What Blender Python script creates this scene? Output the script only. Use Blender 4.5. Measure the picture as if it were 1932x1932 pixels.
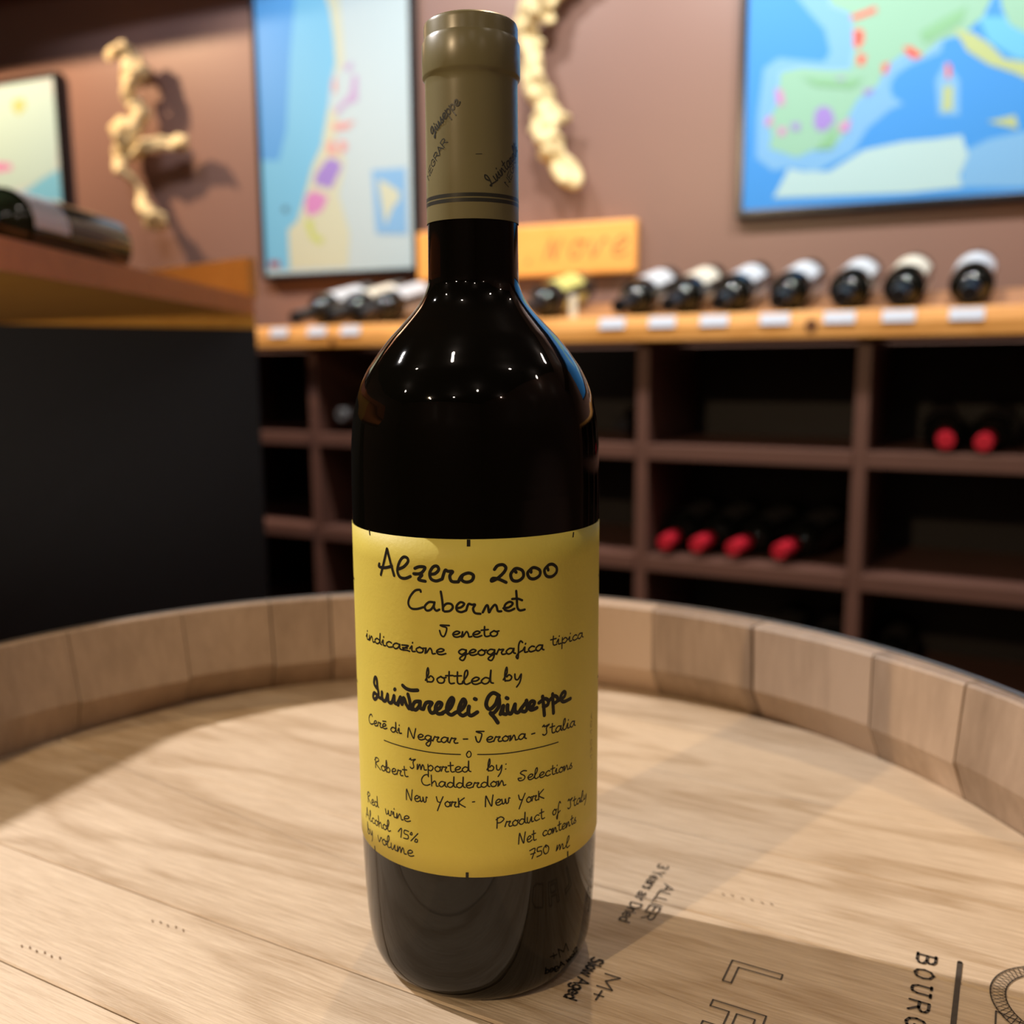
import bpy, bmesh, math, random
from mathutils import Vector, Matrix
random.seed(7)
R = math.radians
H0 = 0.895                     # height of the barrel head above the floor
scene = bpy.context.scene
for o in list(bpy.data.objects): bpy.data.objects.remove(o)
COL = scene.collection

# ------------------------------------------------------------------ camera
def camera():
    pitch, roll, yaw = 0.15301867, -0.00570812, 0.03811275
    fw = Vector((math.sin(yaw)*math.cos(pitch), math.cos(yaw)*math.cos(pitch), -math.sin(pitch)))
    r = Vector((math.cos(yaw), -math.sin(yaw), 0)); u = r.cross(fw)
    c, s = math.cos(roll), math.sin(roll)
    r, u = r*c + u*s, u*c - r*s
    cam = bpy.data.cameras.new('camera'); o = bpy.data.objects.new('camera', cam); COL.objects.link(o)
    m = Matrix((r, u, -fw)).transposed().to_4x4(); m.translation = (0, -0.3023057, 0.19632167 + H0)
    o.matrix_world = m
    cam.sensor_width = 36; cam.lens = 1790*36/1932; cam.clip_start = 0.01
    cam.dof.use_dof = True; cam.dof.focus_distance = 0.272; cam.dof.aperture_fstop = 8.6
    scene.camera = o
camera()

# ------------------------------------------------------------------ world, view, sampling
w = bpy.data.worlds.new('world'); scene.world = w; w.use_nodes = True
w.node_tree.nodes['Background'].inputs[0].default_value = (0.9, 0.8, 0.7, 1)
w.node_tree.nodes['Background'].inputs[1].default_value = 0.02
vs = scene.view_settings; vs.view_transform = 'Standard'; vs.look = 'None'; vs.exposure = 0.0; vs.gamma = 1.0; vs.use_curve_mapping = False
cy = scene.cycles
cy.use_denoising = True; cy.sample_clamp_indirect = 4.0; cy.blur_glossy = 0.3
cy.max_bounces = 8; cy.diffuse_bounces = 3; cy.glossy_bounces = 4; cy.caustics_reflective = False; cy.caustics_refractive = False

# ------------------------------------------------------------------ lamps of the shop (ceiling spots)
def lamp(name, loc, power, color, radius=0.03, target=None, angle=None, blend=0.4):
    l = bpy.data.lights.new(name, 'SPOT' if target else 'POINT')
    l.energy = power; l.color = color; l.shadow_soft_size = radius
    o = bpy.data.objects.new(name, l); COL.objects.link(o)
    o.location = (loc[0], loc[1], loc[2] + H0)
    if target:
        l.spot_size = R(angle); l.spot_blend = blend
        d = Vector(target) - Vector(loc); o.rotation_euler = d.to_track_quat('-Z', 'Y').to_euler()
    return o
WARM = (1.0, 0.72, 0.42); SOFT = (1.0, 0.88, 0.76); COOL = (1.0, 0.93, 0.90)
# the two spots that throw the bottle's shadows on the barrel head, one that stands behind it
lamp('ceiling_spot', (-1.85, .90, 1.93), 320, COOL, .022, (0.0, 0.05, 0), 44)
lamp('ceiling_spot', (-1.75, -1.66, 1.55), 120, WARM, .022, (0.0, 0.1, 0), 58)
lamp('ceiling_spot', (.25, 1.35, 1.75), 34, WARM, .025, (0.0, 0.0, 0), 40)
# fill light added low on the left to brighten the counter's underside
lamp('fascia_fill', (-.95, -.55, -.05), 34, (1.0, .85, .65), .06, (-.66, .80, .34), 42, .8)
# wall washers
WP = Vector((-0.31769, 2.37783, 0)); WS = Vector((0.908406, -0.418089, 0)); WN = Vector((-0.418089, -0.908406, 0))
def onwall(s, z, off=0.0): return WP + WS*s + WN*off + Vector((0, 0, z))
lamp('wall_spot', onwall(-1.45, 1.72, .75), 165, (1.0, .66, .40), .03, onwall(-.85, .62), 80, .6)
lamp('wall_spot', onwall(-.55, 1.75, 1.0), 22, (.75, .8, 1.0), .03, onwall(-.4, .6), 80, .7)
lamp('wall_spot', onwall(.1, 1.75, .95), 62, (1.0, .94, .90), .03, onwall(.35, .7), 90, .6)
lamp('wall_spot', onwall(.9, 1.75, 1.05), 80, (1.0, .94, .90), .03, onwall(.95, .6), 90, .6)
lamp('wall_spot', onwall(1.75, 1.75, 1.05), 80, (1.0, .95, .92), .03, onwall(1.6, .6), 90, .6)
# further rows of small lamps over the shop floor behind the camera
for i, (x, y) in enumerate([(-2.6, -.6), (-1.5, -.2), (-.5, -.5), (.9, -.7), (1.9, -.4), (-2.2, -2.2), (-.9, -2.3), (.1, -1.9), (1.2, -2.4), (2.3, -2.0), (.6, .45), (1.7, .6)]):
    lamp('shop_lamp', (x, y, 1.78 + .04*(i % 3)), (6, 3.5, 4.5)[i % 3], SOFT, .034)

# ------------------------------------------------------------------ materials
def newmat(name):
    m = bpy.data.materials.new(name); m.use_nodes = True
    nt = m.node_tree; b = nt.nodes['Principled BSDF']
    return m, nt, b
def N(nt, t, **kw):
    n = nt.nodes.new(t)
    for k, v in kw.items(): setattr(n, k, v)
    return n
def plain(name, col, rough=.5, metal=0, noise=0.0, nscale=30, bump=0.0, bscale=200, coat=0, spec=.5, sheen=0):
    m, nt, b = newmat(name)
    b.inputs['Roughness'].default_value = rough; b.inputs['Metallic'].default_value = metal
    b.inputs['Coat Weight'].default_value = coat; b.inputs['Specular IOR Level'].default_value = spec
    b.inputs['Base Color'].default_value = (*col, 1)
    tc = N(nt, 'ShaderNodeTexCoord')
    if noise:
        n = N(nt, 'ShaderNodeTexNoise'); n.inputs['Scale'].default_value = nscale; n.inputs['Detail'].default_value = 4
        nt.links.new(tc.outputs['Object'], n.inputs['Vector'])
        mx = N(nt, 'ShaderNodeMix', data_type='RGBA')
        mx.inputs['A'].default_value = (*[c*(1-noise) for c in col], 1); mx.inputs['B'].default_value = (*[min(1, c*(1+noise)) for c in col], 1)
        nt.links.new(n.outputs['Fac'], mx.inputs['Factor']); nt.links.new(mx.outputs['Result'], b.inputs['Base Color'])
    if bump:
        n = N(nt, 'ShaderNodeTexNoise'); n.inputs['Scale'].default_value = bscale; n.inputs['Detail'].default_value = 3
        nt.links.new(tc.outputs['Object'], n.inputs['Vector'])
        bp = N(nt, 'ShaderNodeBump'); bp.inputs['Strength'].default_value = bump; bp.inputs['Distance'].default_value = .001
        nt.links.new(n.outputs['Fac'], bp.inputs['Height']); nt.links.new(bp.outputs['Normal'], b.inputs['Normal'])
    return m
def wood(name, light, dark, rough=.5, along=0, stretch=14, scale=6, fibre=.35, patch=.3, rings=.45, bump=.25, vary=.12, big=1.0):
    """grain that runs along one local axis, broad growth rings, fine fibres and a shade of its own for every board"""
    m, nt, b = newmat(name); L = nt.links.new; bigk = big
    b.inputs['Roughness'].default_value = rough
    tc = N(nt, 'ShaderNodeTexCoord'); oi = N(nt, 'ShaderNodeObjectInfo')
    off = N(nt, 'ShaderNodeVectorMath', operation='SCALE'); off.inputs[0].default_value = (3.1, 7.7, 5.3); L(oi.outputs['Random'], off.inputs['Scale'])
    add = N(nt, 'ShaderNodeVectorMath', operation='ADD'); L(tc.outputs['Object'], add.inputs[0]); L(off.outputs[0], add.inputs[1])
    def mapped(k, s):
        mp = N(nt, 'ShaderNodeMapping'); v = [k*s]*3; v[along] = s
        mp.inputs['Scale'].default_value = v; L(add.outputs[0], mp.inputs['Vector']); return mp.outputs[0]
    big = N(nt, 'ShaderNodeTexNoise'); big.inputs['Scale'].default_value = 1; big.inputs['Detail'].default_value = 3; big.inputs['Distortion'].default_value = .6
    L(mapped(5, scale*bigk), big.inputs['Vector'])
    wv = N(nt, 'ShaderNodeMath', operation='MULTIPLY'); wv.inputs[1].default_value = 26; L(big.outputs['Fac'], wv.inputs[0])
    sn = N(nt, 'ShaderNodeMath', operation='SINE'); L(wv.outputs[0], sn.inputs[0])
    rg = N(nt, 'ShaderNodeMapRange'); rg.inputs['From Min'].default_value = -1; L(sn.outputs[0], rg.inputs['Value'])
    pw = N(nt, 'ShaderNodeMath', operation='POWER'); pw.inputs[1].default_value = 2.5; L(rg.outputs[0], pw.inputs[0])
    fine = N(nt, 'ShaderNodeTexNoise'); fine.inputs['Scale'].default_value = 1; fine.inputs['Detail'].default_value = 6; fine.inputs['Roughness'].default_value = .7
    L(mapped(stretch, scale*5), fine.inputs['Vector'])
    pa = N(nt, 'ShaderNodeTexNoise'); pa.inputs['Scale'].default_value = 1; pa.inputs['Detail'].default_value = 2
    L(mapped(2.2, scale*1.6*bigk), pa.inputs['Vector'])
    def term(src, k, bias=.5):
        s_ = N(nt, 'ShaderNodeMath', operation='SUBTRACT'); L(src, s_.inputs[0]); s_.inputs[1].default_value = bias
        m_ = N(nt, 'ShaderNodeMath', operation='MULTIPLY'); L(s_.outputs[0], m_.inputs[0]); m_.inputs[1].default_value = k; return m_.outputs[0]
    acc = N(nt, 'ShaderNodeMath', operation='ADD'); acc.inputs[1].default_value = .38; L(term(pw.outputs[0], rings, .3), acc.inputs[0])
    for t in (term(fine.outputs['Fac'], fibre*2.4), term(pa.outputs['Fac'], patch*2.2), term(oi.outputs['Random'], vary*2)):
        a2 = N(nt, 'ShaderNodeMath', operation='ADD'); L(acc.outputs[0], a2.inputs[0]); L(t, a2.inputs[1]); acc = a2
    acc.use_clamp = True
    mx = N(nt, 'ShaderNodeMix', data_type='RGBA'); mx.inputs['A'].default_value = (*light, 1); mx.inputs['B'].default_value = (*dark, 1)
    L(acc.outputs[0], mx.inputs['Factor']); L(mx.outputs['Result'], b.inputs['Base Color'])
    bp = N(nt, 'ShaderNodeBump'); bp.inputs['Strength'].default_value = bump; bp.inputs['Distance'].default_value = .0006
    L(fine.outputs['Fac'], bp.inputs['Height']); L(bp.outputs['Normal'], b.inputs['Normal'])
    return m
M = {}
M['oak'] = wood('pale_oak', (.79, .645, .47), (.45, .315, .185), .55, 0, 20, 9, .75, .26, .42, .7, .16, big=.5)
M['stave'] = wood('stave_oak', (.50, .37, .265), (.21, .145, .095), .5, 2, 8, 6, .3, .45, .10, .3, .45)
M['signwood'] = wood('bright_pine', (1.0, .50, .13), (.80, .34, .07), .35, 0, 10, 3, .2, .15, .2, .1, .05)
M['orange'] = wood('orange_pine', (.95, .50, .10), (.80, .36, .06), .35, 0, 10, 3, .25, .2, .3, .1, .1)
M['board'] = wood('shelf_pine', (.88, .46, .14), (.62, .27, .05), .4, 0, 10, 3, .25, .25, .35, .1, .1)
M['redwood'] = wood('red_brown_wood', (.80, .25, .065), (.55, .15, .04), .45, 0, 10, 3, .2, .2, .2, .1, .1)
M['rest'] = wood('rest_wood', (.50, .24, .10), (.30, .13, .05), .5, 0, 10, 3)
M['rack'] = plain('dark_brown_paint', (.13, .062, .046), .45, noise=.12, nscale=12)
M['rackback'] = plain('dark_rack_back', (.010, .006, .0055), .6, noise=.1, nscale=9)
M['glass'] = plain('black_wine_glass', (.0022, .0020, .0012), .03, bump=.008, bscale=60, spec=.38)
M['glass2'] = plain('dark_bottle_glass', (.006, .007, .006), .06)
M['greenglass'] = plain('dark_green_glass', (.010, .016, .008), .06)
M['paper'] = plain('ochre_label_paper', (.64, .545, .095), .55, noise=.05, nscale=90, bump=.08, bscale=900, spec=.35)
M['ink'] = plain('black_ink', (.012, .011, .008), .5, spec=.3)
M['faint'] = plain('faint_ink', (.28, .20, .05), .55)
M['capsule'] = plain('olive_capsule', (.205, .185, .095), .30, noise=.05, nscale=50, bump=.03, bscale=120)
M['capink'] = plain('capsule_ink', (.03, .032, .028), .35)
M['burn'] = plain('branded_black', (.055, .042, .03), .7, noise=.4, nscale=400)
M['steel'] = plain('dull_steel_hoop', (.30, .30, .29), .45, metal=.8, noise=.2, nscale=40)
M['wall'] = plain('brown_wall_paint', (.235, .138, .108), .38, noise=.05, nscale=3, bump=.05, bscale=40)
M['ceil'] = plain('ceiling_paint', (.10, .085, .08), .8)
M['floor'] = plain('brown_floor', (.14, .10, .075), .9, noise=.3, nscale=40)
M['frame'] = plain('black_frame', (.012, .014, .018), .25)
M['sheet'] = plain('map_paper', (.42, .55, .59), .5, spec=.35)
M['white'] = plain('white_label_paper', (.66, .71, .76), .4)
M['cream'] = plain('cream_label_paper', (.80, .76, .62), .4)
M['yellow'] = plain('yellow_label_paper', (.70, .68, .20), .4)
M['dim'] = plain('dark_label_paper', (.05, .045, .045), .4)
M['tag'] = plain('price_tag_card', (.60, .68, .80), .4)
M['red'] = plain('red_capsule', (.50, .018, .035), .3)
M['silver'] = plain('grey_capsule', (.16, .17, .18), .3)
M['black'] = plain('black_capsule', (.01, .01, .012), .3)
M['panel'] = plain('charcoal_panel', (.019, .021, .027), .75, noise=.2, nscale=120)
M['vine'] = plain('bare_vine_wood', (.80, .67, .36), .6, noise=.16, nscale=14, bump=.4, bscale=60)
MAPCOL = dict(shelf_sea=(.22, .55, .95), deep_sea=(.10, .42, .92), light_sea=(.20, .62, .95), base_sea=(.05, .36, .95), adriatic_sea=(.15, .60, .95),
    green_land=(.33, .66, .50), green_land2=(.26, .60, .34), yellow_land=(.52, .66, .30), pale_land=(.52, .80, .84), cream_land=(.68, .76, .58), red_zone=(.85, .13, .10),
    purple_zone=(.38, .28, .78), pink_zone=(.70, .30, .66), lilac_zone=(.58, .46, .74), salmon_zone=(.80, .42, .42), inset_sea=(.26, .56, .92), lime_zone=(.62, .76, .22),
    dark_mark=(.10, .2, .3), dark_mark2=(.4, .08, .1))
for k, c in MAPCOL.items(): M[k] = plain('printed_' + k, tuple(v*.72 for v in c), .5, spec=.35)

# ------------------------------------------------------------------ mesh helpers
class MB:
    def __init__(s): s.v = []; s.f = []
    def box(s, x0, x1, y0, y1, z0, z1):
        b = len(s.v); s.v += [(x, y, z) for x in (x0, x1) for y in (y0, y1) for z in (z0, z1)]
        s.f += [tuple(b+i for i in q) for q in ((0, 1, 3, 2), (4, 6, 7, 5), (0, 4, 5, 1), (2, 3, 7, 6), (0, 2, 6, 4), (1, 5, 7, 3))]
        return s
    def lathe(s, prof, n=48, a0=0, a1=2*math.pi, cap=False):
        b = len(s.v); full = abs(a1-a0-2*math.pi) < 1e-6; k = n if full else n+1
        for r, z in prof:
            for i in range(k):
                a = a0 + (a1-a0)*i/n; s.v.append((r*math.cos(a), r*math.sin(a), z))
        for j in range(len(prof)-1):
            for i in range(n):
                i2 = (i+1) % k if full else i+1
                s.f.append((b+j*k+i, b+j*k+i2, b+(j+1)*k+i2, b+(j+1)*k+i))
        if cap:
            s.f.append(tuple(b+i for i in reversed(range(k)))); s.f.append(tuple(b+(len(prof)-1)*k+i for i in range(k)))
        return s
    def prism(s, poly, z0, z1):
        b = len(s.v); n = len(poly)
        s.v += [(x, y, z0) for x, y in poly] + [(x, y, z1) for x, y in poly]
        s.f.append(tuple(b+i for i in reversed(range(n)))); s.f.append(tuple(b+n+i for i in range(n)))
        for i in range(n): s.f.append((b+i, b+(i+1) % n, b+n+(i+1) % n, b+n+i))
        return s
    def build(s, name, mat, parent=None, smooth=False, bevel=0, loc=None, fix=True, sharp=40):
        me = bpy.data.meshes.new(name); me.from_pydata([tuple(v) for v in s.v], [], s.f)
        if fix:
            bm = bmesh.new(); bm.from_mesh(me); bmesh.ops.recalc_face_normals(bm, faces=bm.faces)
            if bevel: bmesh.ops.bevel(bm, geom=[e for e in bm.edges], offset=bevel, segments=2, affect='EDGES', profile=.6)
            bm.to_mesh(me); bm.free()
        if smooth:
            me.polygons.foreach_set('use_smooth', [True]*len(me.polygons))
            if sharp: me.set_sharp_from_angle(angle=R(sharp))
        if mat: me.materials.append(M[mat] if isinstance(mat, str) else mat)
        o = bpy.data.objects.new(name, me); COL.objects.link(o); o.parent = parent
        if loc: o.location = loc
        return o
def empty(name, label, cat, loc, rot=(0, 0, 0), group=None):
    o = bpy.data.objects.new(name, None); COL.objects.link(o); o.empty_display_size = .05
    o.location = (loc[0], loc[1], loc[2] + H0); o.rotation_euler = rot
    return tag(o, label, cat, group)
def tag(o, label, cat, group=None):
    o['label'] = label; o['category'] = cat
    if group: o['group'] = group
    return o
def structure(o): o['kind'] = 'structure'; return o
def copy_tree(o, parent=None):
    c = o.copy(); COL.objects.link(c); c.parent = parent
    for ch in [q for q in bpy.data.objects if q.parent == o]: copy_tree(ch, c)
    return c
def catmull(p, k=6):
    if len(p) < 3: return [tuple(q) for q in p]
    q = [p[0]] + list(p) + [p[-1]]; out = []
    for i in range(1, len(q)-2):
        for j in range(k):
            t = j/k; a = []
            for d in range(len(p[0])):
                p0, p1, p2, p3 = q[i-1][d], q[i][d], q[i+1][d], q[i+2][d]
                a.append(.5*(2*p1 + (p2-p0)*t + (2*p0-5*p1+4*p2-p3)*t*t + (3*p1-p0-3*p2+p3)*t**3))
            out.append(tuple(a))
    out.append(tuple(p[-1])); return out
def ribbon(mb, pts, width, fn, lift=0.0):
    """a pen stroke: quads between the sample points and a small disc at each, laid on a surface by fn(s, t, lift)"""
    h = width/2
    for i, (a, b) in enumerate(zip(pts[:-1], pts[1:])):
        dx, dy = b[0]-a[0], b[1]-a[1]; l = math.hypot(dx, dy)
        if l < 1e-9: continue
        nx, ny = -dy/l*h, dx/l*h; k = len(mb.v)
        mb.v += [fn(a[0]+nx, a[1]+ny, lift), fn(a[0]-nx, a[1]-ny, lift), fn(b[0]-nx, b[1]-ny, lift), fn(b[0]+nx, b[1]+ny, lift)]
        mb.f.append((k, k+1, k+2, k+3))
    for a in pts:
        k = len(mb.v); mb.v += [fn(a[0]+h*math.cos(t*math.pi/4), a[1]+h*math.sin(t*math.pi/4), lift) for t in range(8)]
        mb.f.append(tuple(range(k, k+8)))

# ------------------------------------------------------------------ a pen alphabet (x-height 1, baseline 0): advance, strokes
GL = {
'a': (1.0, [[(.8,.85),(.4,.95),(.08,.45),(.3,.02),(.62,.25),(.84,.9),(.8,.25),(1.0,.05)]]),
'b': (.95, [[(.0,.2),(.3,1.2),(.25,2.0),(.12,1.2),(.15,.1),(.25,.05),(.6,.1),(.75,.55),(.5,.9),(.3,.6)]]),
'c': (.8, [[(.72,.82),(.42,.95),(.1,.5),(.32,.04),(.8,.18)]]),
'd': (1.05, [[(.72,.75),(.38,.9),(.06,.42),(.34,.02),(.72,.4),(.86,1.9),(.82,.35),(1.05,.08)]]),
'e': (.85, [[(.1,.42),(.5,.48),(.74,.8),(.46,.98),(.14,.6),(.2,.12),(.5,0),(.88,.22)]]),
'f': (.75, [[(.72,1.75),(.5,2.05),(.32,1.4),(.3,.2),(.25,-.85),(.08,-.5),(.35,.1),(.75,.45)]]),
'g': (1.0, [[(.78,.85),(.4,.95),(.1,.5),(.38,.1),(.72,.45),(.82,.85),(.74,-.3),(.5,-.9),(.2,-.6),(.5,-.1),(1.0,.25)]]),
'h': (.95, [[(.15,1.9),(.15,0)],[(.15,.35),(.5,.92),(.68,.65),(.72,.1),(.95,.08)]]),
'i': (.5, [[(.0,.45),(.2,.95),(.2,.12),(.5,.12)],[(.26,1.45),(.28,1.55)]]),
'l': (.65, [[(.0,.3),(.42,1.3),(.4,1.95),(.2,1.6),(.14,.3),(.34,0),(.65,.22)]]),
'm': (1.35, [[(.05,0),(.12,.9),(.14,.1),(.4,.92),(.52,.6),(.55,.05),(.8,.92),(.95,.6),(1.0,.08),(1.3,.12)]]),
'n': (.95, [[(.05,0),(.14,.9),(.16,.1),(.48,.92),(.64,.55),(.7,.05),(.95,.12)]]),
'o': (.85, [[(.45,.95),(.1,.55),(.25,.05),(.62,.1),(.74,.6),(.42,.95),(.6,.78),(.88,.85)]]),
'p': (.9, [[(.15,1.1),(.12,-.9)],[(.14,.6),(.5,.98),(.78,.6),(.5,.05),(.16,.2)]]),
'r': (.85, [[(.0,.1),(.22,.9),(.34,.82),(.68,.85),(.48,.4),(.58,.04),(.88,.1)]]),
's': (.65, [[(.0,.15),(.42,1),(.34,.62),(.56,.25),(.34,0),(.04,.12)]]),
't': (.7, [[(.3,1.7),(.28,.4),(.42,.04),(.72,.12)],[(.0,1.1),(.62,1.18)]]),
'u': (.95, [[(.1,.95),(.1,.2),(.34,.02),(.66,.9),(.66,.12),(.92,.1)]]),
'v': (.8, [[(.05,.9),(.3,.02),(.65,.9),(.8,.8)]]),
'w': (1.1, [[(.05,.9),(.15,.1),(.42,.3),(.5,.85),(.58,.1),(.85,.2),(.95,.9),(1.1,.85)]]),
'y': (.9, [[(.08,.95),(.14,.25),(.4,.15),(.68,.9),(.6,-.2),(.3,-.95)]]),
'z': (.85, [[(.05,.85),(.7,.9),(.3,.4),(.1,.05),(.5,.1),(.82,.0)],[(.12,.42),(.6,.46)]]),
'\u0113': (.85, [[(.1,.42),(.5,.48),(.74,.8),(.46,.98),(.14,.6),(.2,.12),(.5,0),(.88,.22)],[(.2,1.35),(.8,1.45)]]),
'A': (1.3, [[(.05,0),(.35,1.0),(.6,2.0),(.8,1.0),(1.1,0)],[(.1,.65),(1.0,.7)]]),
'C': (1.2, [[(1.0,1.55),(.85,1.9),(.4,1.6),(.1,.8),(.3,.1),(.75,.0),(1.15,.25)]]),
'G': (1.3, [[(.9,1.7),(.5,1.6),(.25,1.0),(.5,.6),(.9,1.1),(1.0,1.6),(.95,.3),(.5,-.5),(.45,-.2),(1.2,.1)]]),
'I': (1.0, [[(.05,1.5),(.25,1.75),(.3,1.45),(.9,1.7),(.55,1.2),(.6,.3),(.3,.0),(.1,.2)]]),
'J': (1.1, [[(.1,1.4),(.05,1.9),(.95,1.85),(.6,1.5),(.7,.6),(.5,.05),(.1,.2),(.0,.7)]]),
'K': (1.1, [[(.15,1.5),(.15,0)],[(.9,1.6),(.2,.75),(.95,0)]]),
'L': (.9, [[(.12,1.7),(.1,0),(.8,0)]]),
'N': (1.3, [[(.1,0),(.25,1.7),(.45,1.2),(.85,.0),(1.0,.9),(1.15,1.8)]]),
'P': (1.1, [[(.2,1.7),(.12,0)],[(.05,1.4),(.6,1.8),(1.0,1.4),(.6,.9),(.2,.85)]]),
'Q': (1.2, [[(.4,.9),(.15,1.5),(.4,2.0),(.6,1.6),(.5,.7),(.25,.05),(.05,.25),(.5,.2),(1.2,.05)]]),
'R': (1.2, [[(.2,1.8),(.1,0)],[(.0,1.3),(.5,1.9),(.9,1.5),(.25,.85),(1.1,0)]]),
'S': (1.2, [[(1.1,1.7),(.7,1.8),(.35,1.4),(.9,.8),(.8,.2),(.3,.05),(.1,.5),(.5,.5)]]),
'V': (1.1, [[(.0,1.0),(.15,.2),(.4,.05),(.6,.8),(.65,1.5),(.3,1.7),(.1,1.9),(.9,1.9)]]),
'Y': (1.1, [[(.1,1.6),(.25,.8),(.55,.7)],[(1.0,1.7),(.6,.6),(.15,-.8)]]),
'0': (1.0, [[(.45,1.5),(.1,.9),(.3,.1),(.75,.2),(.85,1.0),(.45,1.5),(.5,1.1)]]),
'1': (.8, [[(.1,.8),(.6,1.6),(.5,0)]]),
'3': (.8, [[(.1,1.4),(.6,1.5),(.65,1.0),(.3,.8),(.7,.6),(.5,.05),(.1,.15)]]),
'5': (.9, [[(.8,1.5),(.25,1.5),(.2,.9),(.7,.8),(.7,.2),(.1,.05)]]),
'7': (.9, [[(.1,1.4),(.8,1.5),(.35,0)],[(.2,.75),(.8,.8)]]),
'%': (1.2, [[(.25,1.5),(.1,1.1),(.35,1.1),(.35,1.45),(.25,1.5)],[(1.1,1.6),(.2,0)],[(.85,.6),(.7,.1),(1.0,.1),(1.05,.5),(.85,.6)]]),
'-': (.8, [[(.1,.45),(.7,.5)]]), '.': (.4, [[(.1,.0),(.14,.04)]]), ':': (.5, [[(.2,.2),(.24,.24)],[(.22,1.0),(.26,1.04)]]), ' ': (.6, []),
}
BLOCK = {  # plain stencil capitals for the branding stamps (cap height 1)
'A': (.9, [[(0,0),(.4,1),(.8,0)],[(.15,.38),(.65,.38)]]), 'L': (.7, [[(.05,1),(.05,0),(.6,0)]]), 'I': (.3, [[(.12,1),(.12,0)]]), 'E': (.75, [[(.65,1),(.05,1),(.05,0),(.65,0)],[(.05,.52),(.55,.52)]]),
'R': (.85, [[(.05,0),(.05,1),(.5,1),(.7,.85),(.7,.65),(.5,.5),(.05,.5)],[(.4,.5),(.75,0)]]), 'M': (1.05, [[(.05,0),(.05,1),(.48,.3),(.9,1),(.9,0)]]), '+': (.8, [[(.05,.45),(.65,.45)],[(.35,.15),(.35,.75)]]),
'B': (.9, [[(.1,0),(.1,1),(.5,1),(.7,.88),(.7,.64),(.5,.53),(.1,.53)],[(.5,.53),(.8,.4),(.8,.14),(.55,0),(.1,0)],[(0,0),(.2,0)],[(0,1),(.2,1)]]),
'O': (.95, [[(.42,1),(.15,.85),(.05,.5),(.15,.15),(.42,0),(.7,.15),(.8,.5),(.7,.85),(.42,1)]]), 'U': (.95, [[(.12,1),(.12,.3),(.25,.05),(.45,0),(.65,.05),(.76,.3),(.76,1)],[(0,1),(.26,1)],[(.62,1),(.9,1)]]),
'G': (.95, [[(.75,.75),(.6,.95),(.4,1),(.15,.85),(.05,.5),(.15,.15),(.42,0),(.65,.08),(.76,.2),(.76,.45),(.5,.45)]]), 'N': (.95, [[(.08,0),(.08,1),(.75,0),(.75,1)]]),
'3': (.7, [[(.05,.9),(.3,1),(.55,.85),(.5,.6),(.25,.52),(.55,.4),(.6,.15),(.3,0),(.03,.1)]]), 'Y': (.8, [[(0,1),(.36,.5),(.7,1)],[(.36,.5),(.36,0)]]), 'D': (.85, [[(.05,0),(.05,1),(.4,1),(.68,.75),(.68,.25),(.4,0),(.05,0)]]),
'S': (.75, [[(.6,.85),(.35,1),(.08,.85),(.1,.6),(.5,.42),(.6,.18),(.35,0),(.04,.12)]]), 'e': (.65, [[(.05,.34),(.5,.34),(.48,.6),(.27,.68),(.05,.5),(.05,.18),(.27,0),(.5,.1)]]), 'a': (.62, [[(.08,.62),(.35,.68),(.46,.55),(.46,0)],[(.46,.4),(.15,.38),(.03,.18),(.2,0),(.46,.12)]]),
'r': (.42, [[(.06,.68),(.06,0)],[(.06,.45),(.2,.64),(.38,.66)]]), 's': (.55, [[(.43,.58),(.22,.68),(.05,.53),(.4,.25),(.3,.0),(.03,.08)]]), 'i': (.25, [[(.08,.68),(.08,0)],[(.08,.9),(.08,.94)]]), 'd': (.65, [[(.5,1),(.5,0)],[(.5,.5),(.3,.68),(.05,.5),(.05,.18),(.27,0),(.5,.18)]]),
'l': (.25, [[(.08,1),(.08,0)]]), 'o': (.65, [[(.27,.68),(.05,.5),(.05,.18),(.27,0),(.5,.18),(.5,.5),(.27,.68)]]), 'w': (.85, [[(0,.68),(.18,0),(.36,.6),(.54,0),(.72,.68)]]), 'g': (.65, [[(.5,.68),(.5,-.15),(.3,-.3),(.06,-.2)],[(.5,.5),(.3,.68),(.05,.5),(.05,.2),(.27,.04),(.5,.2)]]), ' ': (.4, [])}
def write(mb, text, A, B, xh, width, fn, lift, font=GL, smooth=True, italic=0.0):
    """letters from A to B (both on the baseline, surface coordinates) with the given x-height"""
    adv = sum(font[c][0] for c in text); dx, dy = B[0]-A[0], B[1]-A[1]; L = math.hypot(dx, dy)
    ux, uy = dx/L, dy/L; sx = L/adv; x = 0
    for c in text:
        a, st = font[c]
        for s in st:
            pts = catmull(s, 5) if smooth and len(s) > 2 else s
            P = []
            for px, py in pts:
                t = (x+px)*sx + italic*py*xh; v = py*xh
                P.append((A[0]+ux*t-uy*v, A[1]+uy*t+ux*v))
            ribbon(mb, P, width, fn, lift)
        x += a

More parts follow.
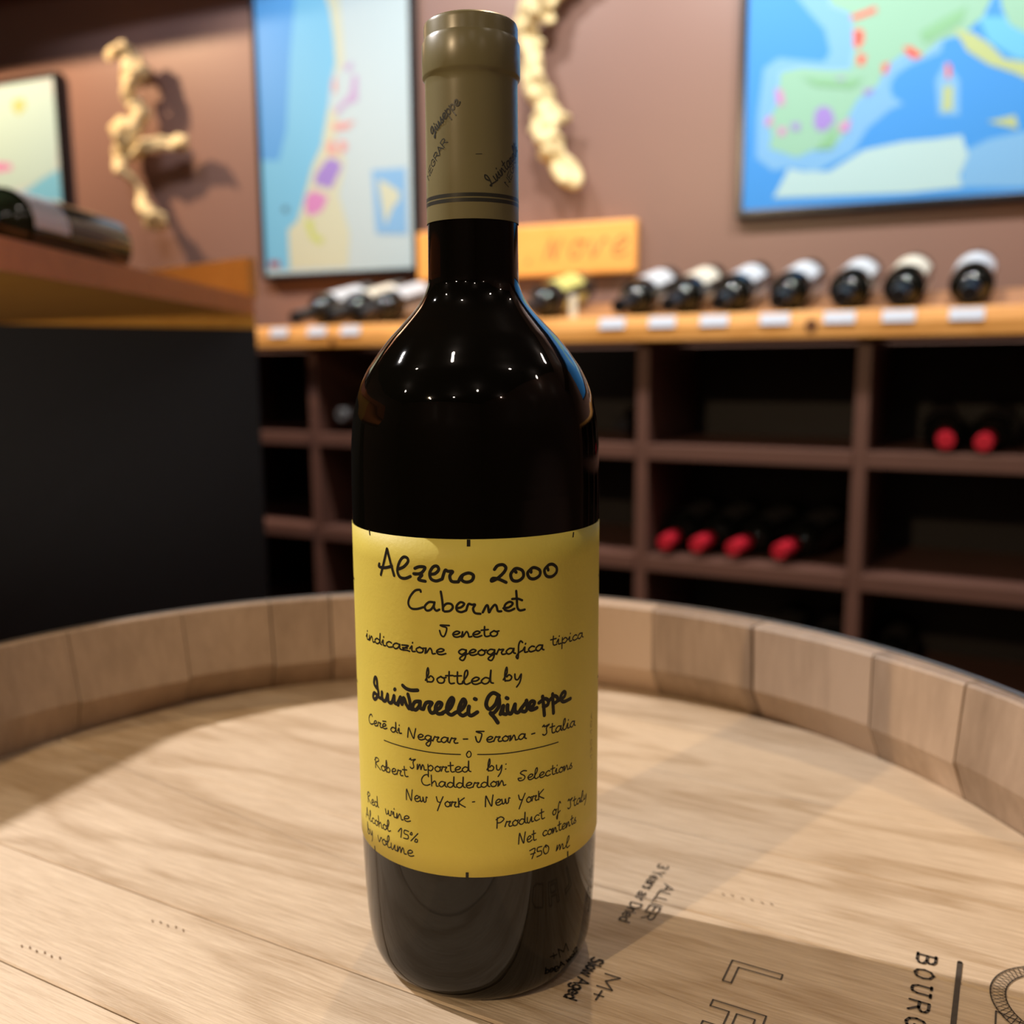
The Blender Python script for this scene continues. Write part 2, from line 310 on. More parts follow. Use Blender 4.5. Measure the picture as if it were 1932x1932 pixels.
# ------------------------------------------------------------------ measured pen strokes (arc length, height on the label) and wall shapes
BIG=[[(-0.03149, 0.13571), (-0.03005, 0.13942), (-0.02847, 0.14386)], [(-0.02847, 0.14386), (-0.02725, 0.1402), (-0.02586, 0.13622)], [(-0.03202, 0.13893), (-0.03219, 0.13805), (-0.0296, 0.13807), (-0.02661, 0.13892)], [(-0.02454, 0.1382), (-0.02232, 0.13915), (-0.02068, 0.14082), (-0.02094, 0.14196), (-0.02234, 0.142), (-0.02373, 0.14039), (-0.02455, 0.1379), (-0.02375, 0.13613), (-0.02191, 0.13583), (-0.01991, 0.13662)], [(-0.01842, 0.1391), (-0.01692, 0.13972), (-0.01511, 0.1396), (-0.01636, 0.13793), (-0.01846, 0.13742)], [(-0.01883, 0.13752), (-0.01615, 0.13744), (-0.01728, 0.13598), (-0.01511, 0.1356)], [(-0.01369, 0.13778), (-0.01217, 0.13799), (-0.01099, 0.13917), (-0.01144, 0.14022), (-0.01265, 0.13991), (-0.01368, 0.13819), (-0.01337, 0.13647), (-0.01178, 0.1359), (-0.00998, 0.13656)], [(-0.00998, 0.13656), (-0.0091, 0.13908), (-0.00827, 0.13886), (-0.00691, 0.13881), (-0.00775, 0.13755), (-0.00724, 0.136), (-0.00532, 0.13587)], [(-0.00532, 0.13587), (-0.00435, 0.13762), (-0.00244, 0.13845), (-0.00104, 0.13779), (-0.00146, 0.1363), (-0.00308, 0.13581), (-0.00437, 0.13646), (-0.00419, 0.13762)], [(0.00497, 0.13933), (0.00588, 0.1404), (0.00744, 0.14057), (0.00827, 0.13958), (0.00751, 0.13817), (0.00564, 0.13661), (0.00412, 0.13597), (0.00442, 0.13675), (0.00605, 0.13651), (0.00832, 0.13539)], [(0.01067, 0.13901), (0.00968, 0.13763), (0.01022, 0.13593), (0.01194, 0.13559), (0.01347, 0.13671), (0.01326, 0.13839), (0.01174, 0.13922), (0.01067, 0.13901), (0.0113, 0.13813)], [(0.01595, 0.13877), (0.01481, 0.13763), (0.01548, 0.1361), (0.01709, 0.13572), (0.01875, 0.13659), (0.01875, 0.13806), (0.0171, 0.13899), (0.01595, 0.13877), (0.01594, 0.13773)], [(0.02146, 0.13901), (0.02036, 0.13787), (0.02105, 0.1361), (0.023, 0.13564), (0.02472, 0.13667), (0.02472, 0.13816), (0.02311, 0.13931), (0.02146, 0.13901), (0.02171, 0.13771)]]
CAB=[[(-0.01663, 0.13239), (-0.01694, 0.13295), (-0.01858, 0.13251), (-0.02031, 0.13044), (-0.02086, 0.12847), (-0.01991, 0.12722), (-0.018, 0.12721), (-0.01591, 0.12792)], [(-0.01276, 0.12962), (-0.01417, 0.12953), (-0.01545, 0.12817), (-0.01493, 0.12707), (-0.01368, 0.12734), (-0.0127, 0.12858), (-0.01241, 0.12965), (-0.01262, 0.12817), (-0.01194, 0.1272), (-0.01099, 0.1276)], [(-0.01047, 0.13288), (-0.01009, 0.1304), (-0.00985, 0.1274), (-0.00987, 0.12832), (-0.00884, 0.12941), (-0.00747, 0.12934), (-0.00703, 0.12835), (-0.00792, 0.12732), (-0.00947, 0.12709)], [(-0.00604, 0.12817), (-0.0046, 0.12849), (-0.00373, 0.1295), (-0.00479, 0.12995), (-0.00587, 0.12888), (-0.00581, 0.12755), (-0.00462, 0.12707), (-0.00319, 0.12759)], [(-0.00319, 0.12759), (-0.00251, 0.12942), (-0.00154, 0.12925), (-0.00065, 0.12925), (-0.00123, 0.12808), (-0.00068, 0.12683), (0.00086, 0.12655)], [(0.00151, 0.12695), (0.00251, 0.12884), (0.003, 0.12874), (0.00331, 0.1269), (0.00397, 0.12796), (0.00488, 0.129), (0.00545, 0.12864), (0.00585, 0.1272), (0.00685, 0.12705)], [(0.00744, 0.1279), (0.00912, 0.12807), (0.01023, 0.12904), (0.00934, 0.12965), (0.00807, 0.12899), (0.00777, 0.12758), (0.00911, 0.12698), (0.01073, 0.12753)], [(0.01128, 0.13272), (0.01148, 0.12998), (0.0116, 0.12787), (0.01237, 0.12687), (0.01388, 0.12698)], [(0.01006, 0.13043), (0.0117, 0.13038), (0.01309, 0.12979)]]
SIG=[[(-0.03504, 0.09991), (-0.03658, 0.10108), (-0.03607, 0.10302), (-0.03512, 0.10304), (-0.03478, 0.10043), (-0.03435, 0.09829), (-0.03626, 0.0962), (-0.03742, 0.09665), (-0.03649, 0.09817), (-0.03366, 0.09734), (-0.03223, 0.09748)], [(-0.03249, 0.09943), (-0.03245, 0.0972), (-0.03089, 0.09714), (-0.02983, 0.09939)], [(-0.02983, 0.09939), (-0.02959, 0.09722), (-0.02817, 0.09719), (-0.02708, 0.09956)], [(-0.02708, 0.09956), (-0.02698, 0.09745), (-0.02583, 0.09739), (-0.02524, 0.09839)], [(-0.02562, 0.09699), (-0.02454, 0.09963), (-0.02406, 0.09752), (-0.02335, 0.09963), (-0.02246, 0.09782), (-0.02156, 0.09666)], [(-0.02175, 0.10101), (-0.02115, 0.09893), (-0.02095, 0.09677), (-0.01995, 0.09671)], [(-0.02362, 0.1034), (-0.02232, 0.10266), (-0.02055, 0.10243), (-0.01835, 0.10276)], [(-0.01795, 0.09942), (-0.01941, 0.09899), (-0.02019, 0.09733), (-0.01922, 0.09661), (-0.01798, 0.09789), (-0.01757, 0.09948), (-0.01761, 0.09751), (-0.01659, 0.09721)], [(-0.01659, 0.09721), (-0.01561, 0.0993), (-0.0138, 0.0995), (-0.01473, 0.09788), (-0.01408, 0.09643), (-0.01287, 0.09678)], [(-0.01286, 0.09721), (-0.01139, 0.09822), (-0.0108, 0.09956), (-0.0118, 0.09978), (-0.01271, 0.0981), (-0.01208, 0.09642), (-0.01055, 0.09655)], [(-0.01055, 0.09677), (-0.00838, 0.09822), (-0.00729, 0.10065), (-0.00778, 0.10149), (-0.00891, 0.0997), (-0.00925, 0.0973), (-0.00799, 0.0963), (-0.00684, 0.097)], [(-0.00684, 0.097), (-0.00482, 0.09815), (-0.00375, 0.10011), (-0.00436, 0.10118), (-0.00543, 0.09922), (-0.00575, 0.09726), (-0.00464, 0.09621), (-0.00338, 0.09689)], [(-0.00273, 0.09905), (-0.00296, 0.09711), (-0.00215, 0.09624), (-0.00036, 0.09731)], [(-0.00106, 0.10132), (-0.00073, 0.10115)], [(-0.02684, 0.10146), (-0.0266, 0.10169)], [(0.00599, 0.10198), (0.00432, 0.10294), (0.00286, 0.10173), (0.00222, 0.09939), (0.00324, 0.09805), (0.00492, 0.09946), (0.00577, 0.10156), (0.00596, 0.09896), (0.00448, 0.0969), (0.00344, 0.09687), (0.00447, 0.0956), (0.00559, 0.09379)], [(0.00636, 0.09633), (0.00723, 0.09886), (0.007, 0.09671), (0.00806, 0.09618)], [(0.00818, 0.10115), (0.00852, 0.1009)], [(0.0085, 0.09895), (0.00849, 0.09701), (0.00956, 0.09624), (0.01075, 0.09893)], [(0.01075, 0.09893), (0.01074, 0.09685), (0.01174, 0.09629), (0.01264, 0.09739)], [(0.01264, 0.09739), (0.01422, 0.09912), (0.01431, 0.09954), (0.01458, 0.09754), (0.01398, 0.09632), (0.01286, 0.09657)], [(0.01467, 0.09731), (0.0163, 0.09749), (0.01691, 0.09869), (0.01583, 0.09909), (0.01513, 0.09767), (0.01583, 0.09647), (0.01772, 0.0968)], [(0.01968, 0.09995), (0.02003, 0.09703), (0.02033, 0.09397)], [(0.01845, 0.0982), (0.02044, 0.09906), (0.02172, 0.09823), (0.02146, 0.09696), (0.01993, 0.09683)], [(0.02331, 0.09997), (0.02347, 0.09719), (0.02369, 0.09394)], [(0.02209, 0.09815), (0.02385, 0.09923), (0.02525, 0.09834), (0.02496, 0.09721), (0.02347, 0.09697)], [(0.02553, 0.09739), (0.02789, 0.09793), (0.02851, 0.09912), (0.02758, 0.09957), (0.02651, 0.09827), (0.02759, 0.09657), (0.03092, 0.0967)]]
WORDS=[('Veneto', (-0.01101, 0.11964), (0.00604, 0.11979), 0.00177, 11), ('indicazione', (-0.04087, 0.1141), (-0.00939, 0.11427), 0.00181, 11), ('geografica', (-0.00583, 0.11442), (0.02019, 0.11401), 0.00178, 11), ('tipica', (0.0225, 0.11483), (0.03751, 0.11433), 0.00167, 9.5), ('bottled', (-0.01571, 0.10569), (0.00435, 0.10569), 0.00214, 11), ('by', (0.00728, 0.10626), (0.01334, 0.10596), 0.00206, 11), ('Cerē', (-0.04083, 0.08727), (-0.03059, 0.08819), 0.00166, 9.5), ('di', (-0.029, 0.08787), (-0.02445, 0.08822), 0.00171, 9.5), ('Negrar', (-0.02248, 0.08765), (-0.00622, 0.08769), 0.00176, 9.5), ('-', (-0.00474, 0.08831), (-0.00308, 0.08825), 0.00175, 9.5), ('Verona', (-0.001, 0.08812), (0.01427, 0.08785), 0.00175, 9.5), ('-', (0.0158, 0.08821), (0.01722, 0.08822), 0.00176, 9.5), ('Italia', (0.01942, 0.08786), (0.03332, 0.08739), 0.0018, 9.5), ('Imported', (-0.02178, 0.0781), (-0.00242, 0.07901), 0.00179, 8.5), ('by:', (0.00223, 0.07919), (0.00853, 0.07895), 0.00188, 8.5), ('Robert', (-0.0374, 0.07389), (-0.02241, 0.0751), 0.00186, 8.5), ('Chadderdon', (-0.01791, 0.07372), (0.00781, 0.07432), 0.00178, 8.5), ('Selections', (0.0113, 0.07509), (0.03195, 0.07425), 0.00172, 8.5), ('New', (-0.02347, 0.06774), (-0.01577, 0.06828), 0.00193, 8.5), ('YorK', (-0.0131, 0.06772), (-0.00389, 0.06807), 0.00181, 8.5), ('-', (-0.00219, 0.06885), (-0.00134, 0.06885), 0.00189, 8.5), ('New', (0.00145, 0.06812), (0.00915, 0.06857), 0.00189, 8.5), ('YorK', (0.0115, 0.06784), (0.0205, 0.06795), 0.00182, 8.5), ('Red', (-0.04355, 0.06017), (-0.03591, 0.06117), 0.00185, 8.5), ('wine', (-0.03248, 0.06042), (-0.02196, 0.06085), 0.00187, 8.5), ('Alcohol', (-0.04585, 0.05405), (-0.03015, 0.05532), 0.00185, 8.5), ('15%', (-0.02717, 0.055), (-0.01914, 0.05481), 0.00187, 8.5), ('by', (-0.04447, 0.04916), (-0.03999, 0.04997), 0.00191, 8.5), ('volume', (-0.03712, 0.0498), (-0.02104, 0.04987), 0.002, 8.5), ('Product', (0.00476, 0.06115), (0.02034, 0.06146), 0.00192, 8.5), ('of', (0.02316, 0.06164), (0.02637, 0.06137), 0.00186, 8.5), ('Italy', (0.02948, 0.06155), (0.04075, 0.06093), 0.0018, 8.5), ('Net', (0.01143, 0.05523), (0.0174, 0.05527), 0.00193, 8.5), ('contents', (0.01952, 0.05584), (0.03406, 0.0556), 0.00178, 8.5), ('750', (0.01508, 0.04963), (0.0223, 0.04988), 0.00196, 8.5), ('ml', (0.02466, 0.0496), (0.03062, 0.04882), 0.0019, 8.5), ('L.130.10A', (0.04522, 0.069), (0.04477, 0.08828), 0.0016, 3)]
RULES=[[(-0.03209, 0.08434), (-0.02128, 0.08433), (-0.01275, 0.08424), (-0.00543, 0.08435)], [(-0.00042, 0.0844), (0.00712, 0.08422), (0.01603, 0.08437), (0.02556, 0.08439)], [(-0.00311, 0.08537), (-0.00367, 0.08449), (-0.00334, 0.08361), (-0.00259, 0.08371), (-0.00229, 0.08459), (-0.0027, 0.08537), (-0.0032, 0.08528), (-0.00333, 0.08484)]]
TICKS=[[(-0.0369, 0.14856), (-0.03654, 0.14685)], [(-0.00226, 0.14807), (-0.00228, 0.1461)], [(0.03197, 0.14767), (0.03173, 0.14611)], [(-0.03927, 0.04717), (-0.03902, 0.04531)], [(-0.00392, 0.04744), (-0.00396, 0.04507)], [(0.0298, 0.04769), (0.02981, 0.04575)]]
NECKW=[('Giuseppe', (-0.0136, 0.26285), (-0.00321, 0.27123), 0.0017, 9), ('NEGRAR', (-0.01524, 0.25416), (-0.00718, 0.26094), 0.002, 7), ('QuintarelliGiuseppe', (0.00547, 0.24813), (0.01703, 0.25863), 0.0018, 9), ('-', (0.00109, 0.2571), (0.00285, 0.25724), 0.002, 3)]
BRANCH1=[[(-0.7771, 1.0754, 0.0103), (-0.7513, 1.0925, 0.0135), (-0.7258, 1.0865, 0.0122), (-0.6959, 1.0886, 0.0176), (-0.6843, 1.0628, 0.0207), (-0.6675, 1.0293, 0.0239), (-0.6761, 0.9986, 0.0175), (-0.6925, 0.9685, 0.016), (-0.6832, 0.9385, 0.0198), (-0.6656, 0.9135, 0.0197), (-0.6761, 0.8824, 0.023), (-0.7128, 0.8506, 0.0304), (-0.7396, 0.8205, 0.0273), (-0.744, 0.7941, 0.0177), (-0.7323, 0.7663, 0.0154), (-0.71, 0.7436, 0.0083), (-0.6871, 0.7061, 0.0089), (-0.6757, 0.6754, 0.0128), (-0.6504, 0.6438, 0.0165), (-0.6286, 0.6185, 0.026), (-0.6146, 0.5967, 0.019)], [(-0.6846, 1.037, 0.016), (-0.7121, 1.0171, 0.0103), (-0.7107, 0.9879, 0.0115), (-0.694, 0.9513, 0.0144)], [(-0.6973, 0.8903, 0.0176), (-0.7461, 0.8832, 0.0154), (-0.78, 0.8687, 0.0155)], [(-0.7241, 0.8132, 0.0193), (-0.6802, 0.8109, 0.016), (-0.6356, 0.8246, 0.0152), (-0.5884, 0.8276, 0.0132), (-0.5424, 0.8249, 0.0163), (-0.5008, 0.8212, 0.0162)], [(-0.6523, 1.0475, 0.0064), (-0.6431, 1.0636, 0.0038)]]
BRANCH2=[[(0.6576, 1.1168, 0.017), (0.6183, 1.0954, 0.0214), (0.5782, 1.0662, 0.0258), (0.5492, 1.0348, 0.0288), (0.5271, 1.002, 0.0254), (0.524, 0.9637, 0.022), (0.5343, 0.9236, 0.0208), (0.5445, 0.8834, 0.0219), (0.5503, 0.8488, 0.0248), (0.5636, 0.8108, 0.0264), (0.5709, 0.7759, 0.0301), (0.5783, 0.741, 0.0264), (0.5813, 0.709, 0.0281), (0.5753, 0.683, 0.0258)], [(0.5813, 0.7222, 0.0229), (0.6048, 0.6805, 0.0234), (0.6269, 0.6417, 0.027), (0.6196, 0.6209, 0.0185)], [(0.555, 1.034, 0.0144), (0.5754, 1.0083, 0.0129), (0.5812, 0.9935, 0.0092)], [(0.5373, 0.9749, 0.0144), (0.5637, 0.9587, 0.0098)], [(0.59, 0.7767, 0.0143), (0.6163, 0.7793, 0.012), (0.6221, 0.7735, 0.0085)]]
MAP_FAR=[('cream_land', [(-1.466, 1.023), (-1.198, 1.063), (-1.086, 1.056), (-1.035, 1.012), (-1.028, 0.934), (-1.05, 0.801), (-1.134, 0.768), (-1.234, 0.758), (-1.498, 0.789)]), ('yellow_land', [(-1.203, 1.019), (-1.154, 1.019), (-1.149, 0.991), (-1.184, 0.972), (-1.207, 0.991)]), ('pink_zone', [(-1.325, 0.847), (-1.234, 0.833), (-1.227, 0.815), (-1.312, 0.81)]), ('light_sea', [(-1.16, 0.755), (-1.1, 0.779), (-1.034, 0.8), (-1.03, 0.706), (-1.091, 0.713), (-1.534, 0.523), (-1.517, 0.645)])]
MAP_MID=[('light_sea', [(-0.292, 1.207), (-0.061, 1.173), (-0.043, 1.116), (-0.034, 1.051), (-0.031, 0.99), (-0.047, 0.946), (-0.062, 0.867), (-0.083, 0.784), (-0.115, 0.734), (-0.149, 0.643), (-0.17, 0.595), (-0.202, 0.572), (-0.201, 0.464), (-0.289, 0.468)]), ('deep_sea', [(-0.292, 1.207), (-0.147, 1.186), (-0.173, 1.022), (-0.195, 0.833), (-0.223, 0.757), (-0.292, 0.763)]), ('cream_land', [(-0.061, 1.173), (-0.015, 1.167), (-0.008, 1.07), (-0.005, 0.987), (-0.035, 0.949), (-0.031, 0.99), (-0.034, 1.051), (-0.043, 1.116)]), ('cream_land', [(-0.083, 0.784), (-0.062, 0.867), (-0.05, 0.885), (-0.028, 0.845), (-0.042, 0.79), (-0.009, 0.739), (-0.035, 0.655), (-0.004, 0.551), (-0.013, 0.464), (-0.201, 0.467), (-0.202, 0.572), (-0.17, 0.595), (-0.149, 0.643), (-0.115, 0.734)]), ('purple_zone', [(-0.104, 0.713), (-0.067, 0.749), (-0.041, 0.747), (-0.021, 0.728), (-0.058, 0.67), (-0.087, 0.68), (-0.111, 0.687)]), ('pink_zone', [(-0.14, 0.657), (-0.112, 0.671), (-0.068, 0.65), (-0.09, 0.615), (-0.13, 0.603), (-0.144, 0.623)]), ('lilac_zone', [(-0.038, 0.87), (0.009, 0.907), (0.02, 0.954), (0.035, 0.95), (0.033, 0.886), (-0.003, 0.88), (-0.033, 0.855)]), ('lilac_zone', [(-0.005, 0.978), (0.023, 0.984), (0.017, 0.966), (-0.0, 0.964)]), ('salmon_zone', [(-0.066, 0.787), (-0.047, 0.8), (-0.039, 0.775), (-0.031, 0.755), (-0.066, 0.762)]), ('salmon_zone', [(-0.03, 0.796), (-0.004, 0.786), (-0.003, 0.77), (-0.024, 0.755)]), ('salmon_zone', [(-0.051, 0.836), (0.024, 0.838), (0.0, 0.819), (-0.041, 0.818)]), ('salmon_zone', [(-0.044, 0.941), (-0.032, 0.958), (-0.031, 0.92), (-0.043, 0.912)]), ('inset_sea', [(0.07, 0.709), (0.171, 0.707), (0.172, 0.539), (0.078, 0.546)]), ('cream_land', [(0.087, 0.685), (0.12, 0.67), (0.154, 0.646), (0.147, 0.623), (0.13, 0.61), (0.107, 0.564), (0.096, 0.627)]), ('lime_zone', [(-0.146, 0.594), (-0.121, 0.595), (-0.116, 0.557), (-0.085, 0.541), (-0.099, 0.526), (-0.13, 0.546)]), ('dark_mark', [(-0.216, 0.635), (-0.199, 0.634), (-0.2, 0.62), (-0.217, 0.621)]), ('dark_mark2', [(-0.269, 0.491), (-0.234, 0.489), (-0.235, 0.472), (-0.27, 0.474)])]
MAP_BIG=[('shelf_sea', [(1.118, 1.012), (1.171, 0.945), (1.202, 0.909), (1.215, 0.861), (1.202, 0.843), (1.107, 0.863), (1.076, 0.845), (1.065, 0.742), (1.065, 0.656), (1.103, 0.625), (1.144, 0.63), (1.195, 0.615), (1.271, 0.65), (1.299, 0.697), (1.343, 0.731), (1.369, 0.74), (1.346, 0.757), (1.34, 0.779), (1.349, 0.799), (1.375, 0.815), (1.435, 0.834), (1.443, 0.872), (1.369, 0.913), (1.261, 0.991)]), ('shelf_sea', [(1.446, 0.817), (1.474, 0.775), (1.478, 0.706), (1.437, 0.71), (1.428, 0.78)]), ('shelf_sea', [(1.497, 0.636), (1.536, 0.653), (1.627, 0.666), (1.635, 0.551), (1.486, 0.562)]), ('adriatic_sea', [(1.501, 0.895), (1.55, 0.888), (1.614, 0.845), (1.618, 0.794), (1.574, 0.807), (1.523, 0.846)]), ('green_land', [(1.111, 0.834), (1.158, 0.838), (1.214, 0.827), (1.269, 0.822), (1.323, 0.8), (1.316, 0.782), (1.277, 0.759), (1.257, 0.723), (1.256, 0.696), (1.227, 0.659), (1.188, 0.662), (1.154, 0.649), (1.131, 0.659), (1.093, 0.674), (1.098, 0.705), (1.085, 0.729), (1.105, 0.761), (1.109, 0.799)]), ('green_land', [(1.201, 1.0), (1.211, 0.956), (1.253, 0.934), (1.259, 0.906), (1.262, 0.858), (1.258, 0.829), (1.269, 0.818), (1.323, 0.8), (1.335, 0.822), (1.363, 0.84), (1.395, 0.825), (1.433, 0.858), (1.473, 0.863), (1.511, 0.894), (1.536, 0.951)]), ('green_land', [(1.534, 0.951), (1.544, 0.904), (1.56, 0.872), (1.615, 0.835), (1.608, 0.94)]), ('yellow_land', [(1.457, 0.878), (1.493, 0.865), (1.524, 0.841), (1.555, 0.807), (1.618, 0.791), (1.621, 0.748), (1.576, 0.777), (1.526, 0.8), (1.485, 0.831)]), ('pale_land', [(1.106, 0.566), (1.138, 0.628), (1.167, 0.619), (1.223, 0.614), (1.293, 0.653), (1.372, 0.663), (1.435, 0.663), (1.485, 0.666), (1.499, 0.625), (1.485, 0.584), (1.492, 0.561), (1.389, 0.557)]), ('yellow_land', [(1.444, 0.768), (1.462, 0.766), (1.464, 0.718), (1.444, 0.716)]), ('red_zone', [(1.446, 0.812), (1.456, 0.808), (1.457, 0.782), (1.448, 0.782)]), ('yellow_land', [(1.531, 0.688), (1.582, 0.696), (1.589, 0.668)]), ('red_zone', [(1.261, 0.902), (1.281, 0.899), (1.284, 0.877), (1.273, 0.861), (1.263, 0.868)]), ('red_zone', [(1.272, 0.851), (1.29, 0.847), (1.285, 0.826), (1.271, 0.83)]), ('red_zone', [(1.362, 0.854), (1.378, 0.853), (1.401, 0.832), (1.385, 0.826), (1.368, 0.84)]), ('red_zone', [(1.322, 0.824), (1.337, 0.827), (1.333, 0.806), (1.323, 0.805)]), ('red_zone', [(1.253, 0.929), (1.274, 0.934), (1.303, 0.942), (1.307, 0.931), (1.28, 0.924), (1.259, 0.92)]), ('purple_zone', [(1.19, 0.745), (1.206, 0.753), (1.222, 0.744), (1.232, 0.72), (1.215, 0.701), (1.197, 0.701), (1.187, 0.716)]), ('purple_zone', [(1.229, 0.807), (1.249, 0.806), (1.247, 0.794), (1.235, 0.792)]), ('purple_zone', [(1.286, 0.777), (1.307, 0.778), (1.304, 0.767), (1.29, 0.765)]), ('pink_zone', [(1.111, 0.716), (1.129, 0.715), (1.127, 0.699), (1.112, 0.7)]), ('purple_zone', [(1.139, 0.722), (1.158, 0.723), (1.157, 0.705), (1.142, 0.708)]), ('pink_zone', [(1.24, 0.708), (1.264, 0.722), (1.26, 0.694), (1.242, 0.696)]), ('pink_zone', [(1.103, 0.8), (1.118, 0.794), (1.124, 0.763), (1.108, 0.765)]), ('pink_zone', [(1.082, 0.735), (1.096, 0.745), (1.1, 0.727), (1.086, 0.72)]), ('green_land2', [(1.209, 0.683), (1.236, 0.709), (1.23, 0.662), (1.193, 0.661)]), ('green_land2', [(1.392, 0.879), (1.441, 0.903), (1.48, 0.918), (1.472, 0.889), (1.433, 0.868), (1.403, 0.856)]), ('green_land2', [(1.159, 0.816), (1.243, 0.801), (1.286, 0.801), (1.265, 0.782), (1.188, 0.796)])]

# ------------------------------------------------------------------ the room (walls aligned with the back wall)
CEIL = 2.0
def wall_box(name, s0, s1, d0, d1, z0, z1, mat):
    mb = MB().box(s0, s1, -d1, -d0, z0, z1); o = mb.build(name, mat)
    o.location = (WP.x, WP.y, H0); o.rotation_euler = (0, 0, math.atan2(WS.y, WS.x)); return structure(o)
wall_box('wall_back', -3.0, 3.4, -.12, 0, -H0, CEIL, 'wall')
wall_box('wall_left', -3.12, -3.0, -.12, 5.9, -H0, CEIL, 'wall')
wall_box('wall_right', 3.4, 3.52, -.12, 5.9, -H0, CEIL, 'wall')
wall_box('wall_front', -3.0, 3.4, 5.78, 5.9, -H0, CEIL, 'wall')
wall_box('floor', -3.12, 3.52, -.12, 5.9, -H0-.1, -H0, 'floor')
wall_box('ceiling', -3.12, 3.52, -.12, 5.9, CEIL, CEIL+.1, 'ceil')
wall_box('trim_1', -3.0, 3.4, 0, .30, 1.35, CEIL, 'wall')        # soffit that runs along the top of the back wall
wall_box('baseboard_back', -3.0, 3.4, 0, .015, -H0, -H0+.1, 'rackback')

# ------------------------------------------------------------------ the wine bottle
def cylmap(r0):
    def fn(s, z, lift): a = s/r0; r = r0+lift; return (r*math.sin(a), -r*math.cos(a), z)
    return fn
bottle = empty('wine_bottle', 'tall dark wine bottle with ochre handwritten label standing on the barrel head', 'bottle', (0, 0, 0))
body_prof = [(0, .004), (.020, .0025), (.0285, 0), (.0325, .0008), (.0352, .0032), (.0369, .0072), (.0377, .012), (.0383, .018), (.0388, .027), (.0391, .036), (.0393, .045), (.0394, .06), (.0394, .149), (.0394, .159),
    (.0393, .1651), (.0391, .1719), (.0388, .1759), (.0384, .18), (.0377, .1836), (.0369, .1872), (.0356, .1907), (.0344, .1933), (.0330, .1959), (.0312, .1985), (.0295, .2009), (.0277, .2032),
    (.0258, .2055), (.0236, .2078), (.0214, .2101), (.0190, .2127), (.0170, .2152), (.0155, .2178), (.0146, .22), (.0141, .222), (.0140, .226), (.01385, .24), (.0137, .27), (.0137, .2945), (.0125, .2955), (0, .2955)]
body_prof = [body_prof[0]] + catmull(body_prof[1:-2], 3) + body_prof[-2:]
MB().lathe(body_prof, 160).build('bottle_body', 'glass', bottle, smooth=True, sharp=60)
cap_prof = [(.0141, .2391), (.01412, .2393), (.0141, .255), (.01395, .2780), (.01395, .2800), (.01415, .2806), (.0146, .2811), (.01475, .2817), (.01478, .285), (.0147, .2905), (.0142, .2916), (.0141, .292), (.0141, .2952), (.0138, .2962), (.0130, .2968), (.0112, .2971), (0, .2971)]
cap = MB().lathe(cap_prof, 128).build('capsule', 'capsule', bottle, smooth=True, sharp=35)
cm = cylmap(.0141)
for z0, z1 in ((.24535, .24640), (.24385, .24492)):
    mb = MB(); n = 128
    mb.lathe([(.01415, z0), (.01415, z1)], n); mb.build('printed_ring', 'capink', cap, smooth=True)
mb = MB(); write(mb, 'Giuseppe', NECKW[0][1], NECKW[0][2], .0017, .00042, cm, 6e-5)
write(mb, 'NEGRAR', (NECKW[1][1][0]-.0015, NECKW[1][1][1]-.003), NECKW[1][2], .0021, .00028, cm, 6e-5, {k: BLOCK[k] for k in 'NEGRA'}, False)
A2, B2 = NECKW[2][1], NECKW[2][2]
k = 1.15; write(mb, 'Quintarelli', A2, (A2[0]+(B2[0]-A2[0])*k, A2[1]+(B2[1]-A2[1])*k), .0018, .00040, cm, 6e-5)
write(mb, 'NEGRAR', (A2[0]+.0065, A2[1]+.0005), (A2[0]+.0135, A2[1]+.0125), .0021, .00028, cm, 6e-5, {k: BLOCK[k] for k in 'NEGRA'}, False)
ribbon(mb, [NECKW[3][1], NECKW[3][2]], .00015, cm, 6e-5)
mb.build('signature_print', 'capink', cap, fix=False)
# paper label
mb = MB(); n = 96; s0, s1, z0, z1 = -.0612, .0556, .0458, .1481; r_ = .03956
ZS = [z0 + (z1-z0)*i/12 for i in range(13)]
for i in range(n+1):
    a = (s0+(s1-s0)*i/n)/.0396
    for z in ZS: mb.v.append((r_*math.sin(a), -r_*math.cos(a), z))
for i in range(n):
    for j in range(12): mb.f.append((i*13+j, (i+1)*13+j, (i+1)*13+j+1, i*13+j+1))
label = mb.build('front_label', 'paper', bottle, smooth=True, sharp=0)
sol = label.modifiers.new('paper thickness', 'SOLIDIFY'); sol.thickness = .00012; sol.offset = -1
lm = cylmap(.03956); U1 = 3.94e-5
mb = MB()
for st in BIG: ribbon(mb, catmull(st, 7), 24*U1, lm, 5e-5)
mb.build('wine_name_lettering', 'ink', label, fix=False)
mb = MB()
for st in CAB: ribbon(mb, catmull(st, 7), 18*U1, lm, 5e-5)
mb.build('grape_lettering', 'ink', label, fix=False)
mb = MB()
for st in SIG: ribbon(mb, catmull(st, 6) if len(st) > 2 else st, 30*U1, lm, 5e-5)
mb.build('signature_lettering', 'ink', label, fix=False)
mb = MB()
for t, A, B, xh, wd in WORDS:
    if t.startswith('L.'): continue
    t = t.replace('Veneto', 'Jeneto').replace('Verona', 'Jerona').replace('Jeneto', 'Veneto').replace('Jerona', 'Verona')
    write(mb, t, A, B, xh, wd*4.7e-5, lm, 5e-5)
mb.build('small_lettering', 'ink', label, fix=False)
mb = MB()
for st in RULES: ribbon(mb, catmull(st, 8), 8.5*U1, lm, 5e-5)
mb.build('rule_line', 'ink', label, fix=False)
def mark(P):
    m_ = MB(); m_.v = P; m_.f = [(0, 1, 2, 3)]; m_.build('register_mark', 'ink', label, fix=False)
